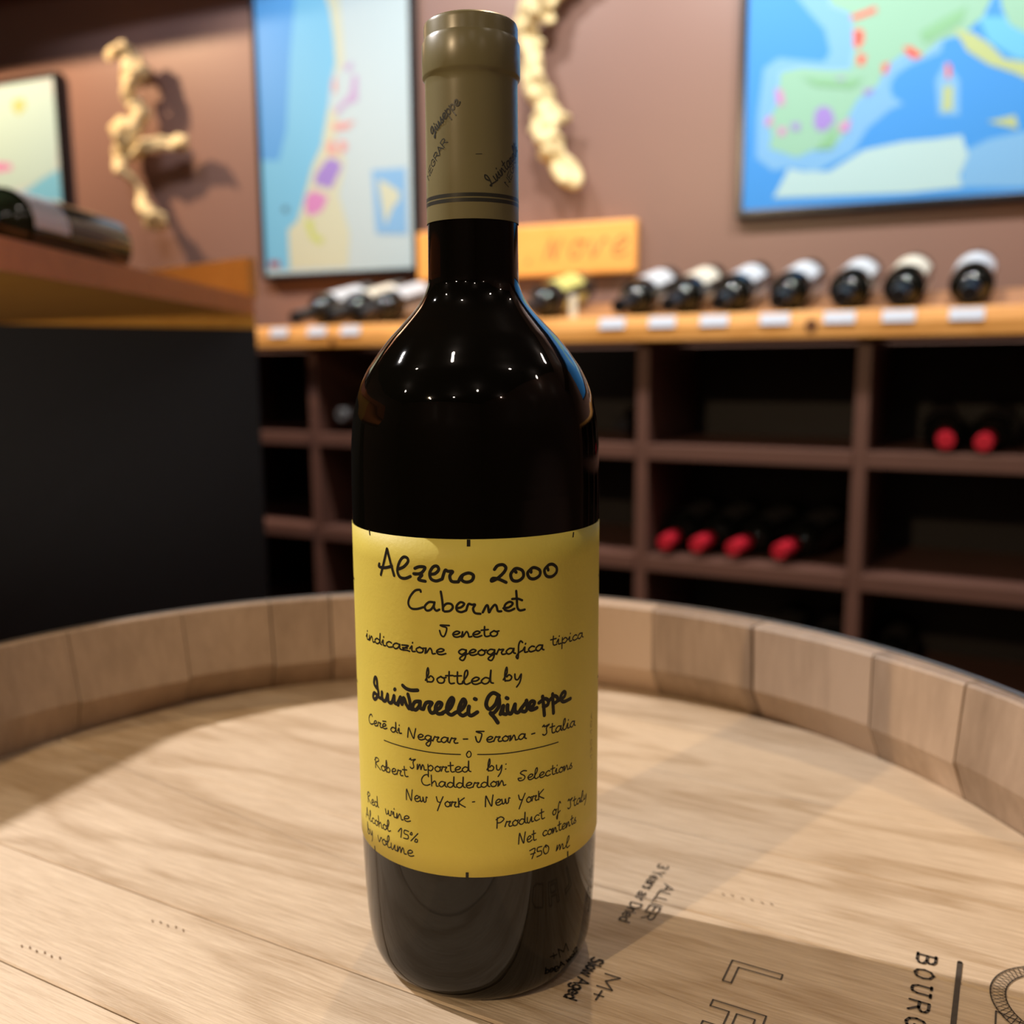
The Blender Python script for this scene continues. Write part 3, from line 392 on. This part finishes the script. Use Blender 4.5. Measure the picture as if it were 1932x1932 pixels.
for (a, b), wd in zip(TICKS, (.0006, .001, .0006, .0006, .0009, .0006)):
    h = wd/2; mark([lm(q[0]+sg*h, q[1], 5e-5) for q, sg in ((a, -1), (a, 1), (b, 1), (b, -1))])
for z in (.130, .0965):
    for s in (-.0555, .0525): mark([lm(s, z, 5e-5), lm(s+.003, z, 5e-5), lm(s+.003, z+.0006, 5e-5), lm(s, z+.0006, 5e-5)])
mb = MB(); t, A, B, xh, wd = WORDS[-1]
FN = {**{k: GL[k] for k in '.13'}, 'L': (.8, BLOCK['L'][1]), '0': GL['0'], 'A': (.9, BLOCK['A'][1])}
write(mb, t, A, B, .0011, .00018, lm, 5e-5, FN, False)
mb.build('lot_number', 'faint', label, fix=False)

# ------------------------------------------------------------------ the barrel
BCX, BCY = -.03414, .01087
def interp(tab, a):
    a = a % 360; t = tab + [(tab[0][0]+360, tab[0][1])]
    if a < t[0][0]: a += 360
    for (a0, v0), (a1, v1) in zip(t[:-1], t[1:]):
        if a0 <= a <= a1:
            u = (a-a0)/(a1-a0); u = u*u*(3-2*u); return v0+(v1-v0)*u
    return t[0][1]
R_IN = [(11, .2662), (25, .2688), (48, .2716), (70, .2730), (99, .2722), (118, .2722), (130, .2655), (144, .2612), (180, .266), (330, .266)]
R_CR = [(10, .2611), (48, .2612), (99, .2608), (121, .2590), (143, .2600), (200, .2615), (340, .2612)]
R_RIM = [(12, .2665), (29, .2612), (45, .2590), (66, .2602), (99, .2686), (125, .2702), (145, .2704), (200, .268), (340, .268)]
barrel = empty('wine_barrel', 'oak wine barrel standing upright as a table under the tall bottle', 'barrel', (BCX, BCY, -H0))
BZ = H0          # z of the head inside the barrel's own frame
def pol(r, a, z): return (r*math.cos(R(a)), r*math.sin(R(a)), z+BZ)
# head planks, each its own board; the boards run at -30.3 degrees
PA = -30.3; e1 = (math.cos(R(PA)), math.sin(R(PA))); e2 = (-e1[1], e1[0])
off = BCX*e2[0]+BCY*e2[1]
cuts = [-.29, -.197, -.141, -.0845, -.0345, .0508, .1055, .160, .222, .30]
circle = []
for i in range(360):
    a = i; r = interp(R_IN, a)+.0012; x, y = r*math.cos(R(a)), r*math.sin(R(a))
    circle.append((x*e1[0]+y*e1[1], x*e2[0]+y*e2[1]))
def clip(poly, c, sign):
    out = []
    for p, q in zip(poly, poly[1:]+poly[:1]):
        dp, dq = sign*(p[1]-c), sign*(q[1]-c)
        if dp >= 0: out.append(p)
        if dp*dq < 0: t = dp/(dp-dq); out.append((p[0]+(q[0]-p[0])*t, c))
    return out
for a, b in zip(cuts[:-1], cuts[1:]):
    lo, hi = a-off+.00025, b-off-.00025
    poly = clip(clip(circle, lo, 1), hi, -1)
    if len(poly) < 3: continue
    mb = MB().prism(poly, -.022, 0)
    o = mb.build('head_plank', 'oak', barrel, loc=(0, 0, BZ)); o.rotation_euler = (0, 0, R(PA))
    bm = bmesh.new(); bm.from_mesh(o.data)
    ed = [e for e in bm.edges if all(v.co.z > -.001 for v in e.verts) and len(e.link_faces) == 2]
    bmesh.ops.bevel(bm, geom=ed, offset=.0006, segments=1, affect='EDGES'); bm.to_mesh(o.data); bm.free()
MB().prism([(interp(R_IN, a)*math.cos(R(a))*.98, interp(R_IN, a)*math.sin(R(a))*.98) for a in range(0, 360, 6)], -.03+BZ, -.0221+BZ).build('head_backing', 'rackback', barrel)
# staves
joints = [18.7, 29.4, 44.8, 58.4, 70.5, 83.5, 92.5, 102.2, 110.0, 120.8, 134.1, 146, 157.5, 170, 180, 192.5, 203, 216, 227, 240, 252, 262, 275, 286, 299, 310, 322, 333, 346, 357, 367.5]
joints = joints + [18.7+360]
rnd = random.Random(3)
for a0, a1 in zip(joints[:-1], joints[1:]):
    gap = rnd.choice((.05, .05, .12)); A0, A1 = a0+gap, a1-gap; n = 5; dr = rnd.uniform(-.0007, .0007); dz = rnd.uniform(-.0009, .0009)
    prof_in = lambda a: [(interp(R_IN, a)+.0015, -.03), (interp(R_IN, a)+.0015, 0.0), (interp(R_CR, a)+dr, .0185+dz), (interp(R_RIM, a)+dr, .0542), (interp(R_RIM, a)+.001+dr, .0552)]
    prof_out = [(.2735, .0552), (.2752, .0540), (.283, .035), (.300, -.06), (.322, -.22), (.333, -.42), (.322, -.62), (.300, -.78), (.284, -H0)]
    prof_back = [(.262, -H0), (.278, -.78), (.300, -.62), (.311, -.42), (.300, -.22), (.281, -.08)]
    mb = MB(); cols = []
    for i in range(n+1):
        a = A0+(A1-A0)*i/n
        pr = prof_in(a)+prof_out+prof_back; k = len(mb.v)
        mb.v += [pol(r, a, z) for r, z in pr]; cols.append((k, len(pr)))
    for (k0, m_), (k1, _) in zip(cols[:-1], cols[1:]):
        for j in range(m_): mb.f.append((k0+j, k0+(j+1) % m_, k1+(j+1) % m_, k1+j))
    mb.f.append(tuple(cols[0][0]+j for j in range(cols[0][1]))); mb.f.append(tuple(cols[-1][0]+j for j in reversed(range(cols[-1][1]))))
    mb.build('stave', 'stave', barrel, smooth=True, sharp=25)
# dark backing behind the stave joints, one thin ring
MB().lathe([(.2745, BZ-.03), (.2745, BZ+.050)], 90).build('joint_backing', 'rackback', barrel)
def hoop(z0, z1, r0, r1):
    t = .0022; MB().lathe([(r0, z0+BZ), (r1, z1+BZ), (r1+t, z1+BZ), (r0+t, z0+BZ), (r0, z0+BZ)], 96).build('hoop', 'steel', barrel, smooth=True, sharp=30)
hoop(.012, .0555, .2900, .2752); hoop(-.12, -.075, .3115, .3040); hoop(-.25, -.21, .3275, .3225); hoop(-.63, -.59, .3225, .3270); hoop(-.77, -.725, .3035, .3120); hoop(-.885, -.84, .2875, .2935)
# stamps branded into the head (flat print, in head coordinates)
def headfn(x, y, lift): return (x-BCX, y-BCY, BZ+.0003+lift)
TD = (-.5045, -.8634); UP = (.8634, -.5045)
def stamp(mb, text, start, length, cap_h, wd, serif=False, width_dir=TD):
    B = (start[0]+width_dir[0]*length, start[1]+width_dir[1]*length)
    write(mb, text, start, B, cap_h, wd, headfn, 0, BLOCK, False)
def stamp_line(*a):
    m_ = MB(); stamp(m_, *a); m_.build('stamped_line', 'burn', barrel, fix=False)
stamp_line('ALLIER', (.0703, .0322), .0262, .0042, .0005)
stamp_line('3 Years air Dried', (.0710, .0468), .0440, .0042, .00055)
stamp_line('M+', (.0405, -.0205), .0150, .0052, .0006)
stamp_line('Slow', (.0374, -.0118), .0110, .0042, .0008); stamp_line('Aged', (.0313, -.0222), .0115, .0042, .0008)
mb = MB()
o0 = (.1470, -.0146)
for i, ch in enumerate('BOURGOGNE'):
    st = (o0[0]+TD[0]*.0088*i, o0[1]+TD[1]*.0088*i); stamp(mb, ch, st, .0062, .0056, .00092)
ribbon(mb, [(.1583, -.0205), (.1583+TD[0]*.09, -.0205+TD[1]*.09)], .0016, headfn)
mb.build('place_name_stamp', 'burn', barrel, fix=False)
def outline(mb, P, org, sc, wd):
    pts = [(org[0]+TD[0]*x*sc+UP[0]*y*sc, org[1]+TD[1]*x*sc+UP[1]*y*sc) for x, y in P]
    ribbon(mb, pts+[pts[0]], wd, headfn)
mb = MB(); SCL = .0165
outline(mb, [(0, 0), (0, 1), (.17, 1), (.17, .17), (.72, .17), (.72, 0)], (.0835, -.0158), SCL, .0005)
oA = (.0835+TD[0]*.0225, -.0158+TD[1]*.0225)
outline(mb, [(0, 0), (0, 1), (.85, 1), (.85, 0), (.66, 0), (.66, .36), (.19, .36), (.19, 0)], oA, SCL, .0005)
outline(mb, [(.19, .5), (.19, .84), (.66, .84), (.66, .5)], oA, SCL, .0005)
oB = (.0835+TD[0]*.045, -.0158+TD[1]*.045)
outline(mb, [(0, 0), (0, 1), (.6, 1), (.85, .8), (.85, .2), (.6, 0)], oB, SCL, .0005)
mb.build('outline_stamp', 'burn', barrel, fix=False)
# round emblem: a C with a hatched body, tops towards the barrel's edge
mb = MB(); cx_, cy_ = .1795, -.0452
for rr in (.0215, .0172):
    pts = [(cx_+rr*math.cos(R(t)), cy_+rr*math.sin(R(t))) for t in range(80, 215, 5)]
    ribbon(mb, pts, .0004, headfn)
for t in range(82, 212, 5):
    for d in (7, -7):
        ribbon(mb, [(cx_+.0172*math.cos(R(t)), cy_+.0172*math.sin(R(t))), (cx_+.0215*math.cos(R(t+d)), cy_+.0215*math.sin(R(t+d)))], .00025, headfn)
outline(mb, [(0, 0), (.35, 1), (.7, 0)], (.1572, -.0445), .011, .0005)
mb.build('emblem_stamp', 'burn', barrel, fix=False)
# dents left by tools
mb = MB()
for x, y, n_ in ((.0905, .0243, 6), (-.158, .004, 6), (-.118, .017, 5)):
    for i in range(n_):
        px, py = x+.0032*i, y-.0016*i+(.0006 if i % 2 else 0)
        ribbon(mb, [(px, py), (px+.0005, py-.0010)], .0005, headfn)
mb.build('tool_dent', plain('dent_brown', (.30, .19, .10), .6), barrel, fix=False)['kind'] = 'stuff'

# ------------------------------------------------------------------ counter on the left with a lying bottle
counter = empty('display_counter', 'tall charcoal counter with orange-brown wooden top at the left edge', 'counter', (-.80, .9, -H0))
def cpos(x, y, z): return (x+.80, y-.9, z+H0)
ZT, ZB, ZP = .3086, .2797, .2586
top_poly = [(-.3551, 1.2824), (-.4058, .5338), (-.403, .375), (-.470, .219), (-.56, .01), (-1.45, .25), (-1.45, 1.62), (-.62, 1.50)]  # unseen near corners are shaped to throw the straight shadow on the barrel head
pan_poly = [(-.3556, 1.2924), (-.6681, 1.0741), (-1.02, .83), (-1.38, .83), (-1.38, 1.55), (-.62, 1.48)]
MB().prism([(x+.80, y-.9) for x, y in top_poly], ZB+H0, ZT+H0).build('counter_top', 'redwood', counter)
mb = MB()   # sloping fascia between the overhanging top and the panel
A_, B_ = (-.3551, 1.2824), (-.4058, .5338); P1, P2 = (-.3556, 1.2924), (-.6681, 1.0741)
f_ = [cpos(A_[0]-.0005, A_[1]-.001, ZB-.0002), cpos(B_[0]-.001, B_[1]+.001, ZB-.0002), cpos(-.472, .222, ZB-.0002), cpos(-1.02, .825, ZP), cpos(P2[0], P2[1]-.001, ZP), cpos(P1[0], P1[1]-.001, ZP)]
g_ = [cpos(A_[0]-.03, A_[1], ZB-.0002), cpos(B_[0]-.3, B_[1]+.6, ZB-.0002), cpos(-1.05, .6, ZB-.0002), cpos(-1.04, .86, ZP), cpos(P2[0]-.01, P2[1]+.03, ZP), cpos(P1[0]-.02, P1[1]+.01, ZP)]
mb.v = f_+g_; mb.f = [(0, 5, 4), (0, 4, 1), (1, 4, 3), (1, 3, 2), (5, 11, 10, 4), (4, 10, 9, 3)]
mb.build('fascia', 'orange', counter, fix=False)
MB().prism([(x+.80, y-.9) for x, y in pan_poly], 0, ZP+H0).build('side_panel', 'panel', counter, bevel=.002)
# upright board at the back of the counter top
d_ = Vector((-(math.cos(.0381)*1.166 - math.sin(.0381)), math.sin(.0381)*1.166 + math.cos(.0381), 0)).normalized()
mb = MB(); q0 = Vector((-.3682, 1.300, 0)); q1 = q0 + d_*.62; nn = Vector((-d_.y, d_.x, 0))*-.018
mb.prism([(p.x+.80, p.y-.9) for p in (q0, q1, q1+nn, q0+nn)], .309+H0, .3733+H0).build('back_board', 'signwood', counter, bevel=.002)

def bottle_prof(rb=.0375, rn=.0145, L=.30):
    return [(0, .006), (rb*.7, .003), (rb*.86, 0), (rb*.97, .003), (rb, .010), (rb, L*.62), (rb*.97, L*.65), (rb*.82, L*.69), (rn*1.35, L*.735), (rn, L*.77), (rn, L*.985), (rn*1.0, L), (0, L)]
def wine(name, label_text, glass='glass2', lab='white', capm='black', rb=.0375, l0=.05, l1=.15, group=None, seg=28, ring=False, cat='bottle'):
    t = empty(name, label_text, cat, (0, 0, 0), group=group)
    p = bottle_prof(rb); p = [p[0]] + catmull(p[1:-2], 2) + p[-2:]
    MB().lathe(p, seg).build('bottle_body', glass, t, smooth=True, sharp=50)
    if lab: MB().lathe([(rb, l0), (rb+.0004, l0), (rb+.0004, l1), (rb, l1)], seg, R(-75), R(255)).build('paper_label', lab, t, smooth=True)
    if capm:
        c = MB().lathe([(.0147, .235), (.0150, .236), (.0150, .296), (.0150, .301), (.0138, .303)] + ([(.0075, .3032), (.007, .290), (0, .290)] if ring else [(0, .3035)]), 24).build('capsule', capm, t, smooth=True, sharp=40)
    return t
def lay(t, base, direction, roll=0):
    """lay a bottle with its base at base (head coordinates) and its neck pointing along direction"""
    d = Vector(direction).normalized(); q = d.to_track_quat('Z', 'Y')
    t.rotation_mode = 'QUATERNION'; t.rotation_quaternion = q @ Matrix.Rotation(roll, 4, 'Z').to_quaternion()
    t.location = (base[0], base[1], base[2]+H0); return t
b_ = wine('magnum_bottle', 'dark green bottle lying on the wooden counter top, pale label', 'greenglass', 'white', 'black', .0375, .135, .20)
b_.name = 'lying_bottle'
lay(b_, (-.4662, .9464, ZT+.0378), (-.0312, -.2190, 0), 1.2)

# ------------------------------------------------------------------ wine rack with its pine board
RP = Vector((0.0762, 1.69624, 0)); RS = Vector((0.870891, -0.491476, 0)); RN = Vector((-0.491476, -0.870891, 0))
RANG = math.atan2(RS.y, RS.x)
def inrack(s, z, depth=0.0): return RP + RS*s - RN*depth + Vector((0, 0, z))
rack = empty('wine_rack', 'long brown wooden wine rack of square cells under the pine board', 'rack', (RP.x, RP.y, -H0), (0, 0, RANG))
DIV = [-.934, -.5264, -.1184, .2872, .6952, 1.103, 1.511, 1.919]; T = .0125; DEP = .34
def rbox(name, s0, s1, d0, d1, z0, z1, mat, parent=rack, bevel=.0015):
    return MB().box(s0, s1, d0, d1, z0+H0, z1+H0).build(name, mat, parent, bevel=bevel)
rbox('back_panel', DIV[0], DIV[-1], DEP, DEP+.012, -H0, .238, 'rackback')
for s in DIV: rbox('upright', s-T, s+T, .004, DEP, -H0, .2375, 'rack')
SH = [.0415, -.182, -.404, -.626, -.845]
for a, b in zip(DIV[:-1], DIV[1:]):
    for z in SH: rbox('shelf', a+T, b-T, .0, DEP, z-.029, z, 'rack')
board = MB()
prf = [(.0, .2410), (-.030, .2415), (-.030, .2660), (-.022, .2860), (-.012, .2900), (.345, .2900), (.345, .2410)]
k = 0
for s in (-.93, 2.0):
    board.v += [(s, d, z+H0) for d, z in prf]
n = len(prf); board.f = [tuple(range(n)), tuple(reversed(range(n, 2*n)))] + [(i, (i+1) % n, n+(i+1) % n, n+i) for i in range(n)]
bo = board.build('pine_board', 'board', bevel=.0015); bo.location = (RP.x, RP.y, 0); bo.rotation_euler = (0, 0, RANG)
for s_, z_, r_ in ((.6085, .2635, .011), (-.4375, .2560, .008)):
    k_ = MB().lathe([(0, 0), (r_, 0), (r_, .0012), (0, .0012)], 14).build('knot', plain('dark_knot', (.16, .06, .02), .5), bo); k_.location = (s_, -.0305, z_+H0); k_.rotation_euler = (R(90), 0, 0)
tag(bo, 'long orange pine board lying on top of the brown wine rack', 'shelf')
# rear rail that tilts the bottles on the board
for s0, s1, lb in ((-.66, -.20, 'low wooden rest behind the three bottles left of the tall bottle'), (-.02, .19, 'empty end of a dark wooden bottle rest beside the tall bottle'), (.20, .95, 'low wooden rest under the seven bottles on the right')):
    mb = MB(); prf2 = [(.13, .2902), (.13, .2990), (.30, .3365), (.31, .3365), (.31, .2902)]
    for s in (s0, s1): mb.v += [(s, d, z+H0) for d, z in prf2]
    n = 5; mb.f = [tuple(range(n)), tuple(reversed(range(n, 2*n)))] + [(i, (i+1) % n, n+(i+1) % n, n+i) for i in range(n)]
    o = mb.build('bottle_rest', 'rest'); o.location = (RP.x, RP.y, 0); o.rotation_euler = (0, 0, RANG); tag(o, lb, 'rest', 'bottle rests')
TOPS = [(-.5673, 'white', 'dark bottle lying leftmost on the pine board, beside the charcoal counter'), (-.4644, 'cream', 'dark bottle with cream label lying second from the left on the pine board'), (-.3800, 'white', 'dark bottle lying nearest left of the tall bottle on the pine board'),
    (.0300, 'yellow', 'dark bottle with yellow label lying just right of the tall bottle\'s shoulder'), (.2385, 'white', 'white-labelled bottle lying below the right end of the wooden sign'), (.3382, 'cream', 'cream-labelled bottle lying second in the row of seven on the board'),
    (.4352, 'white', 'white-labelled bottle lying third in the row of seven on the board'), (.5428, 'white', 'white-labelled bottle lying in the middle of the seven on the board'), (.6509, 'white', 'white-labelled bottle lying on the board just right of the knot'),
    (.7446, 'cream', 'pale-labelled bottle lying second from the right on the board'), (.8545, 'white', 'bottle lying rightmost on the pine board below the big map')]
up = math.tan(R(12.5))
for s, lab, lb in TOPS:
    t = wine('lying_wine_bottle', lb, 'glass2', lab, 'black', .0365, .045, .165, 'bottles lying on the pine board', 24)
    tip = inrack(s, .309, -.004); d = Vector((RN.x, RN.y, -up)).normalized(); lay(t, tip - d*.303, d, R(100))
for s in (-.5924, -.482, -.3881, .2347, .335, .4345, .5444, .6546, .7502, .8539):
    mb = MB().box(-.026, .026, -.0008, .0002, -.0105, .0105); o = mb.build('price_tag', 'tag')
    o.location = inrack(s, .2762+H0, -.0).xyz + RN*.0285; o.rotation_euler = (R(-21), 0, RANG)
    near = {-.5924: 'leftmost', -.482: 'second from left', -.3881: 'nearest left of the tall bottle', .2347: 'nearest right of the tall bottle', .335: 'second of seven', .4345: 'third of seven', .5444: 'in the middle of seven', .6546: 'by the knot', .7502: 'second from the right', .8539: 'rightmost'}[s]
    tag(o, 'white price tag on the pine board edge, ' + near, 'tag', 'price tags on the board')
mb = MB().box(-.008, .008, -.004, .004, 0, .045); o = mb.build('price_tag_holder', 'cream', bevel=.001)
o.location = inrack(.14, .2901+H0, .0); tag(o, 'small pale upright card holder on the pine board beside the tall bottle', 'holder')
# bottles inside the cells
def cell_bottle(name, lb, s, z, capm, lab, yaw=0, tilt=3, group='bottles in the rack cells', tipd=.0, l0=.04, l1=.16, ring=False, base_out=False):
    t = wine(name, lb, 'glass2', lab, capm, .0375, l0, l1, group, 24, ring)
    d = (RN*math.cos(R(yaw)) + RS*math.sin(R(yaw))) + Vector((0, 0, -math.tan(R(tilt)))); d.normalize()
    tip = inrack(s, z, tipd); lay(t, tip - d*.303, d, R(120)); return t
for i, (s, z, lb) in enumerate([(.8333, .0645, 'red-capped bottle in the upper right cell, left of the two'), (.891, .0630, 'red-capped bottle in the upper right cell, right of the two')]):
    cell_bottle('red_capped_bottle', lb, s, z, 'red', 'dim', (4, -5)[i], 3, 'red-capped bottles', .005)
names = ['leftmost', 'second from left', 'third from left', 'rightmost']
for (s, z), nm, yw in zip([(.337, -.1530), (.4014, -.1525), (.4721, -.1535), (.5599, -.1520)], names, (-1, -6, -10, -11)):
    cell_bottle('red_capped_bottle', 'red-capped bottle in the middle cell row, %s of the four' % nm, s, z, 'red', 'dim', yw, 3, 'red-capped bottles', .005)
cell_bottle('grey_capped_bottle', 'grey-capped bottle with pale label in the cell left of the tall bottle', -.4514, .086, 'silver', 'cream', -4, 1.5, tipd=.01, ring=True)
cell_bottle('dark_bottle', 'dark bottle in the upper cell just right of the tall bottle', .235, .0785, 'black', 'dim', 0, 0, tipd=.03)
cell_bottle('dark_bottle', 'dark bottle in the low cell right behind the barrel rim, left one', .545, -.3655, 'black', 'dim', 0, 0, tipd=.02)
cell_bottle('dark_bottle', 'dark bottle in the low cell behind the barrel rim, right beside the upright', .638, -.3655, 'black', 'dim', 0, 0, tipd=.02)
cell_bottle('dark_bottle', 'dark bottle in the low right cell behind the barrel rim', .752, -.3655, 'silver', 'dim', 0, 0, tipd=.02)

# ------------------------------------------------------------------ things on the wall
WANG = math.atan2(WS.y, WS.x)
def wall_thing(name, lb, cat, s, z, group=None):
    p = onwall(s, z); return empty(name, lb, cat, (p.x, p.y, p.z), (0, 0, WANG), group)
def wall_map(lb, s0, s1, z0, z1, fw_, polys, base):
    """frame of four bars, sheet and printed areas; local x runs along the wall and -y comes out of it"""
    t = wall_thing('framed_map', lb, 'map', (s0+s1)/2, z0, 'framed wine maps'); c = (s0+s1)/2
    X0, X1, Zt = s0-c, s1-c, z1-z0
    for x0, x1, y0, y1 in ((X0, X0+fw_, 0, Zt), (X1-fw_, X1, 0, Zt), (X0+fw_, X1-fw_, 0, fw_), (X0+fw_, X1-fw_, Zt-fw_, Zt)):
        MB().box(x0, x1, -.030, -.001, y0, y1).build('frame_bar', 'frame', t, bevel=.002)
    sh = MB().box(X0+fw_-.001, X1-fw_+.001, -.026, -.004, fw_-.001, Zt-fw_+.001).build('map_sheet', base, t)
    lim = (X0+fw_, X1-fw_, fw_, Zt-fw_)
    for k, (nm, P) in enumerate(polys):
        P = [(min(max(a-c, lim[0]), lim[1]), min(max(b-z0, lim[2]), lim[3])) for a, b in P]
        mb = MB(); n = len(P); y = -.0262-.00006*k
        mb.v = [(x, y, zz) for x, zz in P]; mb.f = [tuple(range(n))]
        o = mb.build('printed_area', nm, sh, fix=False)
        bm = bmesh.new(); bm.from_mesh(o.data); bmesh.ops.triangulate(bm, faces=bm.faces, ngon_method='EAR_CLIP')
        for f in bm.faces:
            if f.normal.y > 0: f.normal_flip()
        bm.to_mesh(o.data); bm.free()
    return t
wall_map('framed pale wine map at the far left behind the lying bottle', -1.85, -1.0141, .42, 1.0818, .013, [('pale_land' if n == 'cream_land' else n, P) for n, P in MAP_FAR], 'sheet')
wall_map('tall framed map with blue sea and purple patches left of the bottle neck', -.2945, .2015, .4405, 1.36, .0125, MAP_MID, 'sheet')
wall_map('large framed map with bright blue sea and green land at upper right', 1.0235, 2.35, .528, 1.42, .015, MAP_BIG, 'base_sea')
sg = wall_thing('wooden_sign', 'orange wooden sign board with carved script below the right grapevine', 'sign', .497, .4165)
MB().box(-.295, .295, -.032, -.001, 0, .125).build('sign_board', 'signwood', sg, bevel=.006)
fnw = lambda x, y, lift: (x, -.0324-lift, y)
carved = plain('carved_brown', (.36, .20, .07), .6)
for ch, x, z, w_, xh, wd, it in (('S', -.23, .036, .06, .03, .006, 0), ('.', .012, .035, .018, .03, .009, 0), ('N', .060, .040, .040, .026, .0055, .25), ('o', .120, .040, .040, .045, .0055, .25), ('v', .172, .040, .040, .045, .0055, .25), ('e', .230, .040, .040, .045, .0055, .25)):
    mb = MB(); write(mb, ch, (x, z), (x+w_, z), xh, wd, fnw, 0, GL, italic=it); mb.build('carved_letter', carved, sg, fix=False)

def vine(name, lb, tubes, off, seed, thick):
    """gnarled vine wood: thick tapering tubes joined by a voxel remesh into one surface"""
    rd = random.Random(seed); me = bpy.data.meshes.new(name); bm = bmesh.new()
    s_c = sum(p[0] for p in tubes[0])/len(tubes[0]); z_c = min(p[1] for p in tubes[0])
    for tb in tubes:
        P = catmull(tb, 7); prev = None; ph = rd.uniform(0, 6)
        for i, (s, z, r) in enumerate(P):
            r *= thick
            a = P[max(0, i-1)]; b = P[min(len(P)-1, i+1)]; d = Vector((b[0]-a[0], 0, b[1]-a[1]))
            if d.length < 1e-6: continue
            d.normalize(); side = Vector((0, 1, 0)); nrm = d.cross(side); ring = []
            depth = .012*math.sin(i*.23+ph)
            end = .35 if i in (0, len(P)-1) else (.8 if i in (1, len(P)-2) else 1)
            for k in range(14):
                t = 2*math.pi*k/14; rr = r*end*(1+.22*math.sin(3*t+i*.28+ph)+.10*math.sin(5*t-i*.45)+.10*math.sin(i*.9+ph))
                ring.append(bm.verts.new(Vector((s-s_c, -off+depth, z-z_c)) + side*rr*math.cos(t)*.9 + nrm*rr*math.sin(t)))
            if prev:
                for k in range(14): bm.faces.new((prev[k], prev[(k+1) % 14], ring[(k+1) % 14], ring[k]))
            else: bm.faces.new(ring)
            prev = ring
        bm.faces.new(list(reversed(prev)))
    bmesh.ops.recalc_face_normals(bm, faces=bm.faces)
    bm.to_mesh(me); bm.free(); me.materials.append(M['vine'])
    o = bpy.data.objects.new(name, me); COL.objects.link(o)
    p = onwall(s_c, z_c); o.location = (p.x, p.y, p.z+H0); o.rotation_euler = (0, 0, WANG)
    md = o.modifiers.new('remesh', 'REMESH'); md.mode = 'VOXEL'; md.voxel_size = .0032; md.use_smooth_shade = True
    tx = bpy.data.textures.new('knots', 'CLOUDS'); tx.noise_scale = .022; tx.noise_depth = 3
    dm = o.modifiers.new('knots', 'DISPLACE'); dm.texture = tx; dm.strength = .008; dm.mid_level = .5
    tag(o, lb, 'branch', 'bare grapevine branches hung on the wall'); return o
vine('grapevine_branch', 'pale twisted grapevine branch hung on the brown wall at the left', BRANCH1, .07, 1, 1.22)
vine('grapevine_branch', 'pale curved grapevine branch hung on the wall right of the bottle neck', BRANCH2, .055, 2, 1.12)
